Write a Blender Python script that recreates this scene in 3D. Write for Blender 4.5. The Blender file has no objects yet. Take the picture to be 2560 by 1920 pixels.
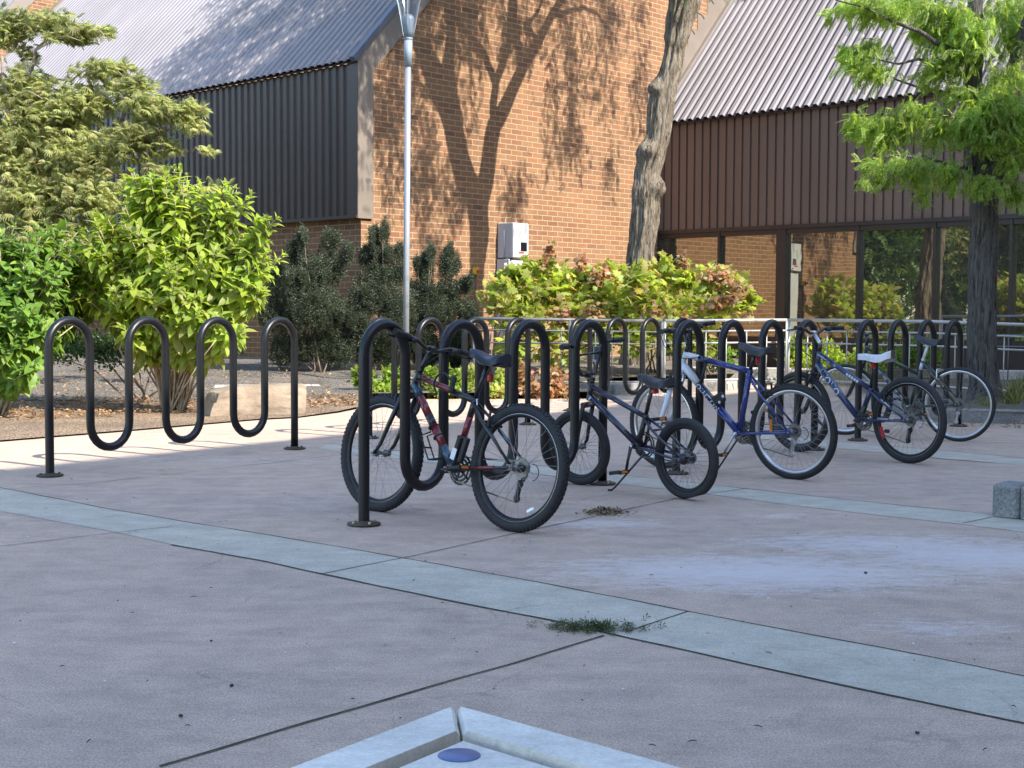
import bpy, math, random
import numpy as np
from mathutils import Vector, Matrix, noise
random.seed(7); RNG=np.random.default_rng(7)
SC=bpy.context.scene
COL=SC.collection
R=math.radians
# ------------------------------------------------------------------ measuring
# The camera stands at (0,0,H) and looks along +Y; these turn a spot on the photo into a point on the ground
# (or at a known distance), so that every thing gets its true place and size in metres.
F=3450.; CX,CY=1280.,960.; HY=785.; ROLL=0.005; H=1.14
PITCH=math.atan((CY-HY)/F)
FW=Vector((0,math.cos(PITCH),-math.sin(PITCH))); U0=Vector((0,math.sin(PITCH),math.cos(PITCH))); R0=Vector((1,0,0))
RT=math.cos(ROLL)*R0+math.sin(ROLL)*U0; UP=-math.sin(ROLL)*R0+math.cos(ROLL)*U0
C0=Vector((0,0,H))
def ray(px,py): return FW+RT*((px-CX)/F)-UP*((py-CY)/F)
def G(px,py,z=0.):
    d=ray(px,py); return C0+d*((z-H)/d.z)
def AT(px,py,D):
    d=ray(px,py); return C0+d*(D/d.y)
def ONPLANE(px,py,P,n):
    d=ray(px,py); return C0+d*((P-C0).dot(n)/d.dot(n))
SUN=Vector((.8*math.cos(R(40)),-.6*math.cos(R(40)),math.sin(R(40)))).normalized()
# ------------------------------------------------------------------ materials
MATS={}
def newmat(name):
    m=bpy.data.materials.new(name); m.use_nodes=True; nt=m.node_tree; nt.nodes.clear(); MATS[name]=m
    return m,nt,nt.nodes,nt.links
def N(nt,t,**kw):
    n=nt.nodes.new(t)
    for k,v in kw.items():
        if k in n.inputs: n.inputs[k].default_value=v
        else: setattr(n,k,v)
    return n
def ramp(nt,fac,stops,interp='LINEAR'):
    r=nt.nodes.new('ShaderNodeValToRGB'); r.color_ramp.interpolation=interp
    el=r.color_ramp.elements
    while len(el)<len(stops): el.new(.5)
    for e,(p,c) in zip(el,stops):
        e.position=p; e.color=(c[0],c[1],c[2],1) if not isinstance(c,(int,float)) else (c,c,c,1)
    nt.links.new(fac,r.inputs[0]); return r
def pm(name,c1,c2=None,scale=8.,rough=.6,metal=0.,bump=0.,bscale=None,rvar=0.,spec=.5,coat=0.,stretch=None,detail=6):
    m,nt,nd,lk=newmat(name)
    out=N(nt,'ShaderNodeOutputMaterial'); b=N(nt,'ShaderNodeBsdfPrincipled'); lk.new(b.outputs[0],out.inputs[0])
    b.inputs['Roughness'].default_value=rough; b.inputs['Metallic'].default_value=metal
    b.inputs['Specular IOR Level'].default_value=spec; b.inputs['Coat Weight'].default_value=coat
    tc=N(nt,'ShaderNodeTexCoord'); src=tc.outputs['Object']
    if stretch:
        mp=N(nt,'ShaderNodeMapping'); mp.inputs['Scale'].default_value=stretch; lk.new(src,mp.inputs[0]); src=mp.outputs[0]
    nz=N(nt,'ShaderNodeTexNoise',Scale=scale,Detail=detail); lk.new(src,nz.inputs['Vector'])
    c2=c2 or tuple(x*.82 for x in c1)
    rp=ramp(nt,nz.outputs[0],[(.3,c2),(.7,c1)]); lk.new(rp.outputs[0],b.inputs['Base Color'])
    if rvar:
        mr=N(nt,'ShaderNodeMapRange'); mr.inputs['To Min'].default_value=rough-rvar; mr.inputs['To Max'].default_value=rough+rvar
        lk.new(nz.outputs[0],mr.inputs[0]); lk.new(mr.outputs[0],b.inputs['Roughness'])
    if bump:
        n2=N(nt,'ShaderNodeTexNoise',Scale=bscale or scale*6,Detail=4.); lk.new(src,n2.inputs['Vector'])
        bp=N(nt,'ShaderNodeBump',Strength=bump,Distance=.01); lk.new(n2.outputs[0],bp.inputs['Height']); lk.new(bp.outputs[0],b.inputs['Normal'])
    return m
def leafmat(name,cols,trans=.45,tcol=None,rough=.45):
    m,nt,nd,lk=newmat(name)
    out=N(nt,'ShaderNodeOutputMaterial'); b=N(nt,'ShaderNodeBsdfPrincipled',Roughness=rough); t=N(nt,'ShaderNodeBsdfTranslucent')
    b.inputs['Specular IOR Level'].default_value=.35
    mx=N(nt,'ShaderNodeMixShader'); mx.inputs[0].default_value=trans
    g=N(nt,'ShaderNodeNewGeometry'); n=len(cols)
    rp=ramp(nt,g.outputs['Random Per Island'],[((i+.5)/n,c) for i,c in enumerate(cols)])
    tc=N(nt,'ShaderNodeTexCoord'); nz=N(nt,'ShaderNodeTexNoise',Scale=2.2,Detail=3.); lk.new(tc.outputs['Object'],nz.inputs['Vector'])
    mr=N(nt,'ShaderNodeMapRange'); mr.inputs['From Min'].default_value=.3; mr.inputs['From Max'].default_value=.7
    mr.inputs['To Min'].default_value=.65; mr.inputs['To Max'].default_value=1.25; lk.new(nz.outputs[0],mr.inputs[0])
    vm=N(nt,'ShaderNodeVectorMath',operation='SCALE'); lk.new(rp.outputs[0],vm.inputs[0]); lk.new(mr.outputs[0],vm.inputs['Scale'])
    lk.new(vm.outputs[0],b.inputs['Base Color'])
    v2=N(nt,'ShaderNodeVectorMath',operation='MULTIPLY'); v2.inputs[1].default_value=tcol or (1.5,1.45,.7); lk.new(vm.outputs[0],v2.inputs[0]); lk.new(v2.outputs[0],t.inputs[0])
    lk.new(b.outputs[0],mx.inputs[1]); lk.new(t.outputs[0],mx.inputs[2]); lk.new(mx.outputs[0],out.inputs[0])
    return m
def brickmat():
    m,nt,nd,lk=newmat('brick')
    out=N(nt,'ShaderNodeOutputMaterial'); b=N(nt,'ShaderNodeBsdfPrincipled',Roughness=.9); lk.new(b.outputs[0],out.inputs[0])
    b.inputs['Specular IOR Level'].default_value=.2
    uv=N(nt,'ShaderNodeUVMap'); 
    br=N(nt,'ShaderNodeTexBrick'); br.offset=.5; br.inputs['Scale'].default_value=1.
    br.inputs['Brick Width'].default_value=.305; br.inputs['Row Height'].default_value=.1016; br.inputs['Mortar Size'].default_value=.0095
    br.inputs['Mortar Smooth'].default_value=.3; br.inputs['Bias'].default_value=0.
    br.inputs['Color1'].default_value=(.0,.0,.0,1); br.inputs['Color2'].default_value=(1,1,1,1); br.inputs['Mortar'].default_value=(.5,.5,.5,1)
    lk.new(uv.outputs[0],br.inputs['Vector'])
    rp=ramp(nt,br.outputs['Color'],[(0.,(.215,.110,.062)),(.3,(.255,.134,.072)),(.6,(.262,.148,.080)),(.85,(.272,.130,.068)),(1.,(.19,.098,.060))])
    nz=N(nt,'ShaderNodeTexNoise',Scale=26.,Detail=6.); lk.new(uv.outputs[0],nz.inputs['Vector'])
    mx=N(nt,'ShaderNodeMixRGB',blend_type='MULTIPLY'); mx.inputs[0].default_value=.55
    r2=ramp(nt,nz.outputs[0],[(.3,(.72,.7,.68)),(.75,(1.12,1.1,1.06))]); lk.new(rp.outputs[0],mx.inputs[1]); lk.new(r2.outputs[0],mx.inputs[2])
    nb=N(nt,'ShaderNodeTexNoise',Scale=.8,Detail=7.,Roughness=.65); lk.new(uv.outputs[0],nb.inputs['Vector'])
    r3=ramp(nt,nb.outputs[0],[(.3,(.80,.78,.76)),(.5,(1.,1.,1.)),(.7,(1.09,1.08,1.06))])
    m3=N(nt,'ShaderNodeMixRGB',blend_type='MULTIPLY'); m3.inputs[0].default_value=1.; lk.new(mx.outputs[0],m3.inputs[1]); lk.new(r3.outputs[0],m3.inputs[2])
    mo=N(nt,'ShaderNodeMixRGB'); lk.new(br.outputs['Fac'],mo.inputs[0]); lk.new(m3.outputs[0],mo.inputs[1]); mo.inputs[2].default_value=(.34,.27,.18,1)
    lk.new(mo.outputs[0],b.inputs['Base Color'])
    iv=N(nt,'ShaderNodeMath',operation='SUBTRACT'); iv.inputs[0].default_value=1.; lk.new(br.outputs['Fac'],iv.inputs[1])
    ad=N(nt,'ShaderNodeMath',operation='ADD'); lk.new(iv.outputs[0],ad.inputs[0]); ml=N(nt,'ShaderNodeMath',operation='MULTIPLY'); ml.inputs[1].default_value=.35
    lk.new(nz.outputs[0],ml.inputs[0]); lk.new(ml.outputs[0],ad.inputs[1])
    bp=N(nt,'ShaderNodeBump',Strength=.7,Distance=.006); lk.new(ad.outputs[0],bp.inputs['Height']); lk.new(bp.outputs[0],b.inputs['Normal'])
    return m
def concrete(name,base,dark,stains=False,speck=150.,bump=.6,grit=.36):
    m,nt,nd,lk=newmat(name)
    out=N(nt,'ShaderNodeOutputMaterial'); b=N(nt,'ShaderNodeBsdfPrincipled',Roughness=.85); lk.new(b.outputs[0],out.inputs[0])
    b.inputs['Specular IOR Level'].default_value=.3
    tc=N(nt,'ShaderNodeTexCoord'); o=tc.outputs['Object']
    def nz(s,d=5.,stretch=None,rg=.55):
        src=o
        if stretch:
            mp=N(nt,'ShaderNodeMapping'); mp.inputs['Scale'].default_value=stretch; mp.inputs['Rotation'].default_value=(0,0,.35); lk.new(o,mp.inputs[0]); src=mp.outputs[0]
        n=N(nt,'ShaderNodeTexNoise',Scale=s,Detail=d,Roughness=rg); lk.new(src,n.inputs['Vector']); return n.outputs[0]
    big=ramp(nt,nz(.55,4.),[(.3,dark),(.7,base)])
    def mul(a,fac,lo,hi,p0=.3,p1=.7):
        r=ramp(nt,fac,[(p0,lo),(p1,hi)]); x=N(nt,'ShaderNodeMixRGB',blend_type='MULTIPLY'); x.inputs[0].default_value=1.
        lk.new(a,x.inputs[1]); lk.new(r.outputs[0],x.inputs[2]); return x.outputs[0]
    c=mul(big.outputs[0],nz(6.,6.),.88,1.08)
    c=mul(c,nz(3.,7.,(1.,2.6,1.),.7),.90,1.06,.36,.62)
    c=mul(c,nz(28.,4.,(1.,1.8,1.),.8),.90,1.08,.35,.65)
    c=mul(c,nz(speck,3.,None,.8),1.-grit*1.6,1.+grit)
    # thin dark scratches and hairline marks
    v=N(nt,'ShaderNodeTexNoise',Scale=5.,Detail=8.,Roughness=.75,Distortion=1.2); mp=N(nt,'ShaderNodeMapping'); mp.inputs['Scale'].default_value=(.6,5.,1.); lk.new(o,mp.inputs[0]); lk.new(mp.outputs[0],v.inputs['Vector'])
    c=mul(c,v.outputs[0],.66,1.,.27,.33)
    c=mul(c,nz(1.7,9.,None,.78),.78,1.,.30,.42)
    vo=N(nt,'ShaderNodeTexVoronoi',Scale=1.9); lk.new(o,vo.inputs['Vector']); c=mul(c,vo.outputs['Distance'],.62,1.,.012,.028)
    dn=N(nt,'ShaderNodeTexNoise',Scale=2.5,Detail=5.); lk.new(o,dn.inputs['Vector']); ds=N(nt,'ShaderNodeVectorMath',operation='SCALE'); ds.inputs['Scale'].default_value=.5; lk.new(dn.outputs['Color'],ds.inputs[0])
    da=N(nt,'ShaderNodeVectorMath',operation='ADD'); lk.new(o,da.inputs[0]); lk.new(ds.outputs[0],da.inputs[1])
    ve=N(nt,'ShaderNodeTexVoronoi',Scale=1.1,feature='DISTANCE_TO_EDGE'); lk.new(da.outputs[0],ve.inputs['Vector'])
    cr=ramp(nt,ve.outputs['Distance'],[(.0015,0.),(.006,1.)]); cm=ramp(nt,nz(.9,3.),[(.50,1.),(.60,0.)])
    cx=N(nt,'ShaderNodeMath',operation='MAXIMUM'); lk.new(cr.outputs[0],cx.inputs[0]); lk.new(cm.outputs[0],cx.inputs[1]); c=mul(c,cx.outputs[0],.70,1.,0.,1.)
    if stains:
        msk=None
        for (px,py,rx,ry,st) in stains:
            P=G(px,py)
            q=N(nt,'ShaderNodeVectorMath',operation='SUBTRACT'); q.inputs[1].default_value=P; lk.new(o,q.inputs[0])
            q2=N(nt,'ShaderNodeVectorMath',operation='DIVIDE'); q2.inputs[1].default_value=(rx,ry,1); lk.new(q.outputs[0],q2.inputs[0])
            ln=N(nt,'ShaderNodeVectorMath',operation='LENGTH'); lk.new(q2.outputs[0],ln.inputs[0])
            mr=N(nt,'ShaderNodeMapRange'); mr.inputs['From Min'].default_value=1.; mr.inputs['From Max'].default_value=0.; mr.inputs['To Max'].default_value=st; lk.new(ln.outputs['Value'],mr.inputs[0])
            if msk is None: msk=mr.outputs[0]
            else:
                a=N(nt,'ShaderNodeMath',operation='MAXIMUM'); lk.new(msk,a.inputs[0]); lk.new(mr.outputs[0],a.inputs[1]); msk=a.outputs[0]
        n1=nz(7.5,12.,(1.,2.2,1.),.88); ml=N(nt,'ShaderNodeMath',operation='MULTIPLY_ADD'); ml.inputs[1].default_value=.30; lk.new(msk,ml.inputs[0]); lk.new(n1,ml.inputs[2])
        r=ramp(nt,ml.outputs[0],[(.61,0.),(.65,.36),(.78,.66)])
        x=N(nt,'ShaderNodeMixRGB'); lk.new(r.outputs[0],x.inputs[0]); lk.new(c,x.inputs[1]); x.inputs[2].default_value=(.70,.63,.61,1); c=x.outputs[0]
    lk.new(c,b.inputs['Base Color'])
    bn=N(nt,'ShaderNodeMath',operation='ADD'); lk.new(nz(60.,4.,None,.8),bn.inputs[0]); lk.new(nz(6.,6.,(1.,2.2,1.),.7),bn.inputs[1])
    bp=N(nt,'ShaderNodeBump',Strength=bump,Distance=.008); lk.new(bn.outputs[0],bp.inputs['Height']); lk.new(bp.outputs[0],b.inputs['Normal'])
    return m
def barkmat(name,c1,c2,sc=14.,lichen=None):
    m,nt,nd,lk=newmat(name)
    out=N(nt,'ShaderNodeOutputMaterial'); b=N(nt,'ShaderNodeBsdfPrincipled',Roughness=.95); lk.new(b.outputs[0],out.inputs[0]); b.inputs['Specular IOR Level'].default_value=.15
    tc=N(nt,'ShaderNodeTexCoord'); mp=N(nt,'ShaderNodeMapping'); mp.inputs['Scale'].default_value=(1,1,.16); lk.new(tc.outputs['Object'],mp.inputs[0])
    n=N(nt,'ShaderNodeTexNoise',Scale=sc,Detail=8.,Roughness=.7,Distortion=.6); lk.new(mp.outputs[0],n.inputs['Vector'])
    n2=N(nt,'ShaderNodeTexNoise',Scale=sc*3.2,Detail=5.,Roughness=.7); lk.new(mp.outputs[0],n2.inputs['Vector'])
    mp2=N(nt,'ShaderNodeMapping'); mp2.inputs['Scale'].default_value=(1,1,.075); lk.new(tc.outputs['Object'],mp2.inputs[0])
    n4=N(nt,'ShaderNodeTexNoise',Scale=sc*2.4,Detail=6.,Roughness=.65,Distortion=1.5); lk.new(mp2.outputs[0],n4.inputs['Vector'])
    mxn=N(nt,'ShaderNodeMixRGB'); mxn.inputs[0].default_value=.55; lk.new(n.outputs[0],mxn.inputs[1]); lk.new(n4.outputs[0],mxn.inputs[2])
    rp=ramp(nt,mxn.outputs[0],[(.40,tuple(x*.22 for x in c2)),(.47,c2),(.56,c1)])
    c=rp.outputs[0]
    if lichen:
        n3=N(nt,'ShaderNodeTexNoise',Scale=5.,Detail=6.); lk.new(tc.outputs['Object'],n3.inputs['Vector'])
        sp=N(nt,'ShaderNodeVectorMath',operation='DISTANCE'); lk.new(tc.outputs['Object'],sp.inputs[0]); sp.inputs[1].default_value=lichen
        mr=N(nt,'ShaderNodeMapRange'); mr.inputs['From Min'].default_value=0.; mr.inputs['From Max'].default_value=1.2; mr.inputs['To Min'].default_value=.22; mr.inputs['To Max'].default_value=-.15; lk.new(sp.outputs['Value'],mr.inputs[0])
        a=N(nt,'ShaderNodeMath',operation='ADD'); lk.new(n3.outputs[0],a.inputs[0]); lk.new(mr.outputs[0],a.inputs[1])
        r=ramp(nt,a.outputs[0],[(.58,0.),(.68,.85)]); x=N(nt,'ShaderNodeMixRGB'); lk.new(r.outputs[0],x.inputs[0]); lk.new(c,x.inputs[1]); x.inputs[2].default_value=(.30,.25,.06,1); c=x.outputs[0]
    lk.new(c,b.inputs['Base Color'])
    ad=N(nt,'ShaderNodeMath',operation='MULTIPLY_ADD'); ad.inputs[1].default_value=.3; lk.new(n2.outputs[0],ad.inputs[0]); lk.new(mxn.outputs[0],ad.inputs[2])
    bp=N(nt,'ShaderNodeBump',Strength=1.,Distance=.09); lk.new(ad.outputs[0],bp.inputs['Height']); lk.new(bp.outputs[0],b.inputs['Normal'])
    return m
def glassmat():
    m,nt,nd,lk=newmat('tinted_glazing')
    out=N(nt,'ShaderNodeOutputMaterial'); b=N(nt,'ShaderNodeBsdfPrincipled',Roughness=.6); b.inputs['Base Color'].default_value=(.012,.012,.013,1)
    g=N(nt,'ShaderNodeBsdfGlossy'); g.inputs['Roughness'].default_value=.012; g.inputs['Color'].default_value=(.78,.76,.62,1)
    tc=N(nt,'ShaderNodeTexCoord'); n=N(nt,'ShaderNodeTexNoise',Scale=1.3,Detail=2.); lk.new(tc.outputs['Object'],n.inputs['Vector'])
    bp=N(nt,'ShaderNodeBump',Strength=.10,Distance=.02); lk.new(n.outputs[0],bp.inputs['Height']); lk.new(bp.outputs[0],g.inputs['Normal'])
    mx=N(nt,'ShaderNodeMixShader'); mx.inputs[0].default_value=.40; lk.new(b.outputs[0],mx.inputs[1]); lk.new(g.outputs[0],mx.inputs[2]); lk.new(mx.outputs[0],out.inputs[0])
    return m
def glass_thin():
    m,nt,nd,lk=newmat('clear_globe')
    out=N(nt,'ShaderNodeOutputMaterial'); t=N(nt,'ShaderNodeBsdfTransparent'); t.inputs[0].default_value=(.9,.92,.95,1); g=N(nt,'ShaderNodeBsdfGlossy'); g.inputs['Roughness'].default_value=.05
    lw=N(nt,'ShaderNodeLayerWeight',Blend=.35); mx=N(nt,'ShaderNodeMixShader'); lk.new(lw.outputs['Facing'],mx.inputs[0]); lk.new(t.outputs[0],mx.inputs[1]); lk.new(g.outputs[0],mx.inputs[2]); lk.new(mx.outputs[0],out.inputs[0])
    return m
def mulchmat(name,cols,sc=45.,bump=1.):
    m,nt,nd,lk=newmat(name)
    out=N(nt,'ShaderNodeOutputMaterial'); b=N(nt,'ShaderNodeBsdfPrincipled',Roughness=.95); lk.new(b.outputs[0],out.inputs[0])
    tc=N(nt,'ShaderNodeTexCoord'); v=N(nt,'ShaderNodeTexVoronoi',Scale=sc); lk.new(tc.outputs['Object'],v.inputs['Vector'])
    n=N(nt,'ShaderNodeTexNoise',Scale=1.2,Detail=5.); lk.new(tc.outputs['Object'],n.inputs['Vector'])
    rp=ramp(nt,v.outputs['Color'],[(i/(len(cols)-1),c) for i,c in enumerate(cols)])
    r2=ramp(nt,n.outputs[0],[(.3,.7),(.7,1.2)]); x=N(nt,'ShaderNodeMixRGB',blend_type='MULTIPLY'); x.inputs[0].default_value=1.; lk.new(rp.outputs[0],x.inputs[1]); lk.new(r2.outputs[0],x.inputs[2]); lk.new(x.outputs[0],b.inputs['Base Color'])
    bp=N(nt,'ShaderNodeBump',Strength=bump,Distance=.03); lk.new(v.outputs['Distance'],bp.inputs['Height']); lk.new(bp.outputs[0],b.inputs['Normal'])
    return m
M={}
M['brick']=brickmat()
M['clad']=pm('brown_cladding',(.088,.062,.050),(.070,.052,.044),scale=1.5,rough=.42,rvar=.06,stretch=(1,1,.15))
M['clad_bounce']=pm('bounce_lit_cladding',(.165,.105,.082),(.135,.088,.07),scale=1.5,rough=.42,rvar=.06,stretch=(1,1,.15))  # same brown cladding, warm bounce from the brick mixed into its colour
M['pan']=pm('shaded_roof_pan',(.17,.14,.14),(.12,.10,.10),scale=3.,rough=.8,stretch=(1,1,.3),spec=.1)  # self-shadow of the ribs painted into the groove faces
M['trim']=pm('taupe_trim',(.20,.165,.135),(.17,.14,.115),scale=2.,rough=.5)
M['bronze']=pm('bronze_frame',(.040,.026,.022),(.03,.02,.018),scale=3.,rough=.4)
M['roof']=pm('ribbed_roof_metal',(.27,.25,.26),(.215,.20,.205),scale=.9,rough=.6,rvar=.05,metal=.0,stretch=(1,1,.3),spec=.12)
M['glass']=glassmat(); M['globe']=glass_thin()
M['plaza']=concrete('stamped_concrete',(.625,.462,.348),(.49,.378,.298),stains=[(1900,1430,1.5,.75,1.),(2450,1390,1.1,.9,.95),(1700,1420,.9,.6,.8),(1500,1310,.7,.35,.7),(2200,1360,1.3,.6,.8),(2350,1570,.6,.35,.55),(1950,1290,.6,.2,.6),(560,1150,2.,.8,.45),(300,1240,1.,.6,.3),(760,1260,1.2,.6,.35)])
M['band']=concrete('blue_band_concrete',(.58,.515,.405),(.495,.452,.362),grit=.2)
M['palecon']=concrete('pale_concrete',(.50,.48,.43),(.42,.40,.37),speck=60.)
M['table']=concrete('table_concrete',(.80,.745,.65),(.70,.66,.58),speck=200.,bump=.25,grit=.08)
M['block']=concrete('block_concrete',(.30,.30,.28),(.23,.235,.225),speck=70.,bump=.8)
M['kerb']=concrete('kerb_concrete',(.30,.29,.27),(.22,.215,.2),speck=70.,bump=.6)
M['joint']=pm('joint_dirt',(.035,.032,.024),(.05,.06,.025),scale=12.,rough=1.)
M['mulch']=mulchmat('bark_mulch',[(.09,.06,.04),(.25,.17,.11),(.36,.26,.17),(.15,.10,.065),(.45,.35,.24)])
M['gravel']=mulchmat('dark_gravel',[(.08,.068,.056),(.16,.14,.115),(.25,.22,.18),(.09,.078,.065),(.34,.29,.22)],sc=45.)
M['dirt']=mulchmat('dry_dirt',[(.10,.08,.06),(.17,.14,.10),(.22,.18,.13),(.12,.10,.075)],sc=60.)
M['lawn']=pm('lawn_grass',(.07,.10,.03),(.04,.06,.02),scale=3.,rough=1.,bump=1.,bscale=60)
M['black']=pm('black_rack_paint',(.0065,.007,.0085),(.009,.009,.011),scale=7.,rough=.38,rvar=.04,spec=.42)
def scuffed(m):
    nt=m.node_tree; b=[n for n in nt.nodes if n.type=='BSDF_PRINCIPLED'][0]; src=b.inputs['Base Color'].links[0].from_socket
    tc=N(nt,'ShaderNodeTexCoord'); n=N(nt,'ShaderNodeTexNoise',Scale=26.,Detail=9.,Roughness=.85); nt.links.new(tc.outputs['Object'],n.inputs['Vector'])
    r=ramp(nt,n.outputs[0],[(.66,0.),(.70,1.)]); x=N(nt,'ShaderNodeMixRGB'); nt.links.new(r.outputs[0],x.inputs[0]); nt.links.new(src,x.inputs[1]); x.inputs[2].default_value=(.13,.12,.11,1); nt.links.new(x.outputs[0],b.inputs['Base Color'])
scuffed(M['black'])
M['plate']=pm('worn_plate_steel',(.05,.045,.04),(.09,.07,.045),scale=30.,rough=.6,metal=.4)
M['brass']=pm('bolt_zinc',(.45,.36,.2),rough=.4,metal=.8)
M['tyre']=pm('tyre_rubber',(.016,.016,.017),(.024,.024,.026),scale=25.,rough=.75,bump=.3,bscale=180)
M['rimblk']=pm('black_rim',(.02,.02,.022),rough=.35,metal=.5)
M['alu']=pm('brushed_aluminium',(.62,.62,.64),(.5,.5,.52),scale=20.,rough=.3,metal=.85)
M['chrome']=pm('chrome',(.7,.7,.72),rough=.12,metal=1.)
M['steel']=pm('dull_steel',(.28,.27,.25),(.16,.15,.13),scale=60.,rough=.45,metal=.8)
M['spoke']=pm('spoke_steel',(.30,.30,.31),rough=.35,metal=.8)
M['spokeblk']=pm('black_spoke',(.03,.03,.03),rough=.4,metal=.4)
M['bblk']=pm('bike_black',(.013,.013,.014),rough=.33,coat=.3)
M['plast']=pm('black_plastic',(.02,.02,.021),rough=.6)
M['red']=pm('red_frame_paint',(.20,.014,.022),(.15,.011,.018),scale=10.,rough=.28,coat=.5)
M['teal']=pm('teal_frame_paint',(.025,.075,.12),(.018,.05,.085),scale=10.,rough=.28,coat=.5)
M['navy']=pm('navy_frame_paint',(.009,.013,.045),(.008,.010,.035),scale=10.,rough=.28,coat=.6)
M['blue']=pm('blue_frame_paint',(.018,.034,.19),(.013,.025,.14),scale=10.,rough=.22,coat=.7)
M['midblue']=pm('dusty_blue_paint',(.016,.034,.105),(.012,.025,.075),scale=9.,rough=.3,coat=.5)
M['dkgreen']=pm('bottle_green_paint',(.014,.035,.028),rough=.3,coat=.5)
M['white']=pm('white_paint',(.74,.76,.80),rough=.35)
M['decal']=pm('pale_decal',(.62,.66,.74),rough=.4)
M['greydecal']=pm('grey_decal',(.30,.33,.40),rough=.4)
M['saddle']=pm('saddle_vinyl',(.022,.024,.03),(.03,.03,.036),scale=20.,rough=.42,bump=.08,bscale=120)
M['saddleblue']=pm('blue_black_vinyl',(.014,.018,.045),(.018,.018,.028),scale=8.,rough=.35)
M['saddlewhite']=pm('white_vinyl',(.72,.72,.76),(.6,.6,.64),scale=20.,rough=.4)
M['redlens']=pm('red_lens',(.45,.02,.025),rough=.2,coat=.6)
M['amber']=pm('amber_reflector',(.75,.24,.02),(.6,.16,.01),scale=60.,rough=.2,coat=.5)
M['clearlens']=pm('clear_reflector',(.75,.8,.85),rough=.15,coat=.6)
M['pole']=pm('galvanised_pole',(.33,.36,.39),(.27,.30,.33),scale=5.,rough=.42,metal=.3,stretch=(1,1,.3))
M['cap']=pm('grey_luminaire',(.22,.27,.32),(.19,.235,.28),scale=5.,rough=.4)
M['rail_shaded']=pm('shade_darkened_rail',(.16,.16,.155),(.13,.13,.125),scale=9.,rough=.5,metal=.1)  # rail copy with a darker colour standing in for shade
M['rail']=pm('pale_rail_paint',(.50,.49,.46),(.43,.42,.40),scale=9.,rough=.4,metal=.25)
M['cab']=pm('grey_cabinet',(.46,.47,.50),(.42,.43,.46),scale=3.,rough=.45)
M['cabw']=pm('white_cabinet_door',(.50,.51,.52),(.44,.45,.46),scale=3.,rough=.4)
M['screen']=pm('dark_screen',(.012,.013,.016),rough=.15)
M['labelred']=pm('red_label',(.55,.05,.05),rough=.5)
M['yellow']=pm('yellow_box_paint',(.55,.42,.03),rough=.5)
M['conduit']=pm('rusty_conduit',(.16,.07,.05),(.1,.05,.04),scale=8.,rough=.6)
M['rock']=pm('sandstone',(.34,.27,.20),(.20,.155,.115),scale=6.,rough=.95,bump=1.,bscale=18)
M['tag']=pm('blue_tag',(.06,.10,.24),(.12,.16,.30),scale=60.,rough=.35)
M['card']=pm('card_print',(.10,.11,.15),(.03,.035,.05),scale=35.,rough=.4)
M['innerdark']=pm('dark_interior',(.02,.018,.016),rough=.9)
M['bark1']=barkmat('grey_furrowed_bark',(.33,.285,.225),(.19,.155,.115),sc=15.,lichen=tuple(AT(1605,440,23.4)))
M['bark2']=barkmat('dark_furrowed_bark',(.20,.185,.17),(.12,.11,.10),sc=20.)
M['twig']=pm('twig_bark',(.26,.21,.16),(.16,.12,.09),scale=20.,rough=.9)
M['paletwig']=pm('pale_stem_bark',(.48,.40,.30),(.30,.23,.16),scale=14.,rough=.9)
M['l_locust']=leafmat('locust_leaf',[(.18,.31,.055),(.29,.42,.085),(.38,.48,.12),(.14,.26,.05),(.42,.48,.15)],.6)
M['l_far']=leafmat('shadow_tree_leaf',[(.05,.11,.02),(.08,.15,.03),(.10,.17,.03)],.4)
M['l_feather']=leafmat('feathery_leaf',[(.38,.44,.16),(.48,.52,.22),(.31,.38,.13),(.56,.55,.28),(.40,.46,.19),(.54,.46,.24)],.62,(1.1,1.1,.9))
M['l_bright']=leafmat('bright_broad_leaf',[(.31,.43,.06),(.40,.50,.085),(.22,.34,.055),(.48,.56,.12),(.34,.44,.08),(.25,.34,.10),(.36,.40,.14)],.58)
M['l_mid']=leafmat('mid_broad_leaf',[(.13,.25,.04),(.20,.33,.05),(.10,.20,.04),(.26,.38,.08)],.45)
M['l_yew']=leafmat('yew_leaf',[(.022,.036,.02),(.035,.055,.028),(.06,.08,.045),(.03,.035,.024),(.10,.11,.07)],.15,rough=.5)
M['l_hyd']=leafmat('hydrangea_leaf',[(.27,.38,.07),(.36,.46,.09),(.45,.52,.13),(.30,.38,.08),(.40,.48,.11),(.50,.44,.17),(.44,.33,.18)],.55)
M['l_rust']=leafmat('rusty_leaf',[(.42,.20,.11),(.36,.24,.13),(.48,.22,.13),(.34,.28,.12),(.44,.36,.18)],.4,(1.3,1.,.6))
M['l_low']=leafmat('low_yellow_leaf',[(.20,.32,.04),(.27,.38,.05),(.14,.25,.03),(.33,.36,.07)],.45)
M['l_dark']=leafmat('dark_small_leaf',[(.03,.07,.02),(.05,.10,.03),(.07,.13,.03)],.3)
M['l_dry']=leafmat('dry_litter',[(0.396,0.234,0.126),(0.288,0.162,0.09),(0.54,0.36,0.198),(0.216,0.144,0.09)],.2,(1.2,1.,.7))
M['l_grass']=leafmat('grass_blade',[(.12,.17,.04),(.22,.24,.08),(.30,.28,.12)],.35)
M['l_weed']=leafmat('weed_leaf',[(.05,.09,.035),(.08,.12,.05),(.12,.12,.06)],.3)
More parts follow.
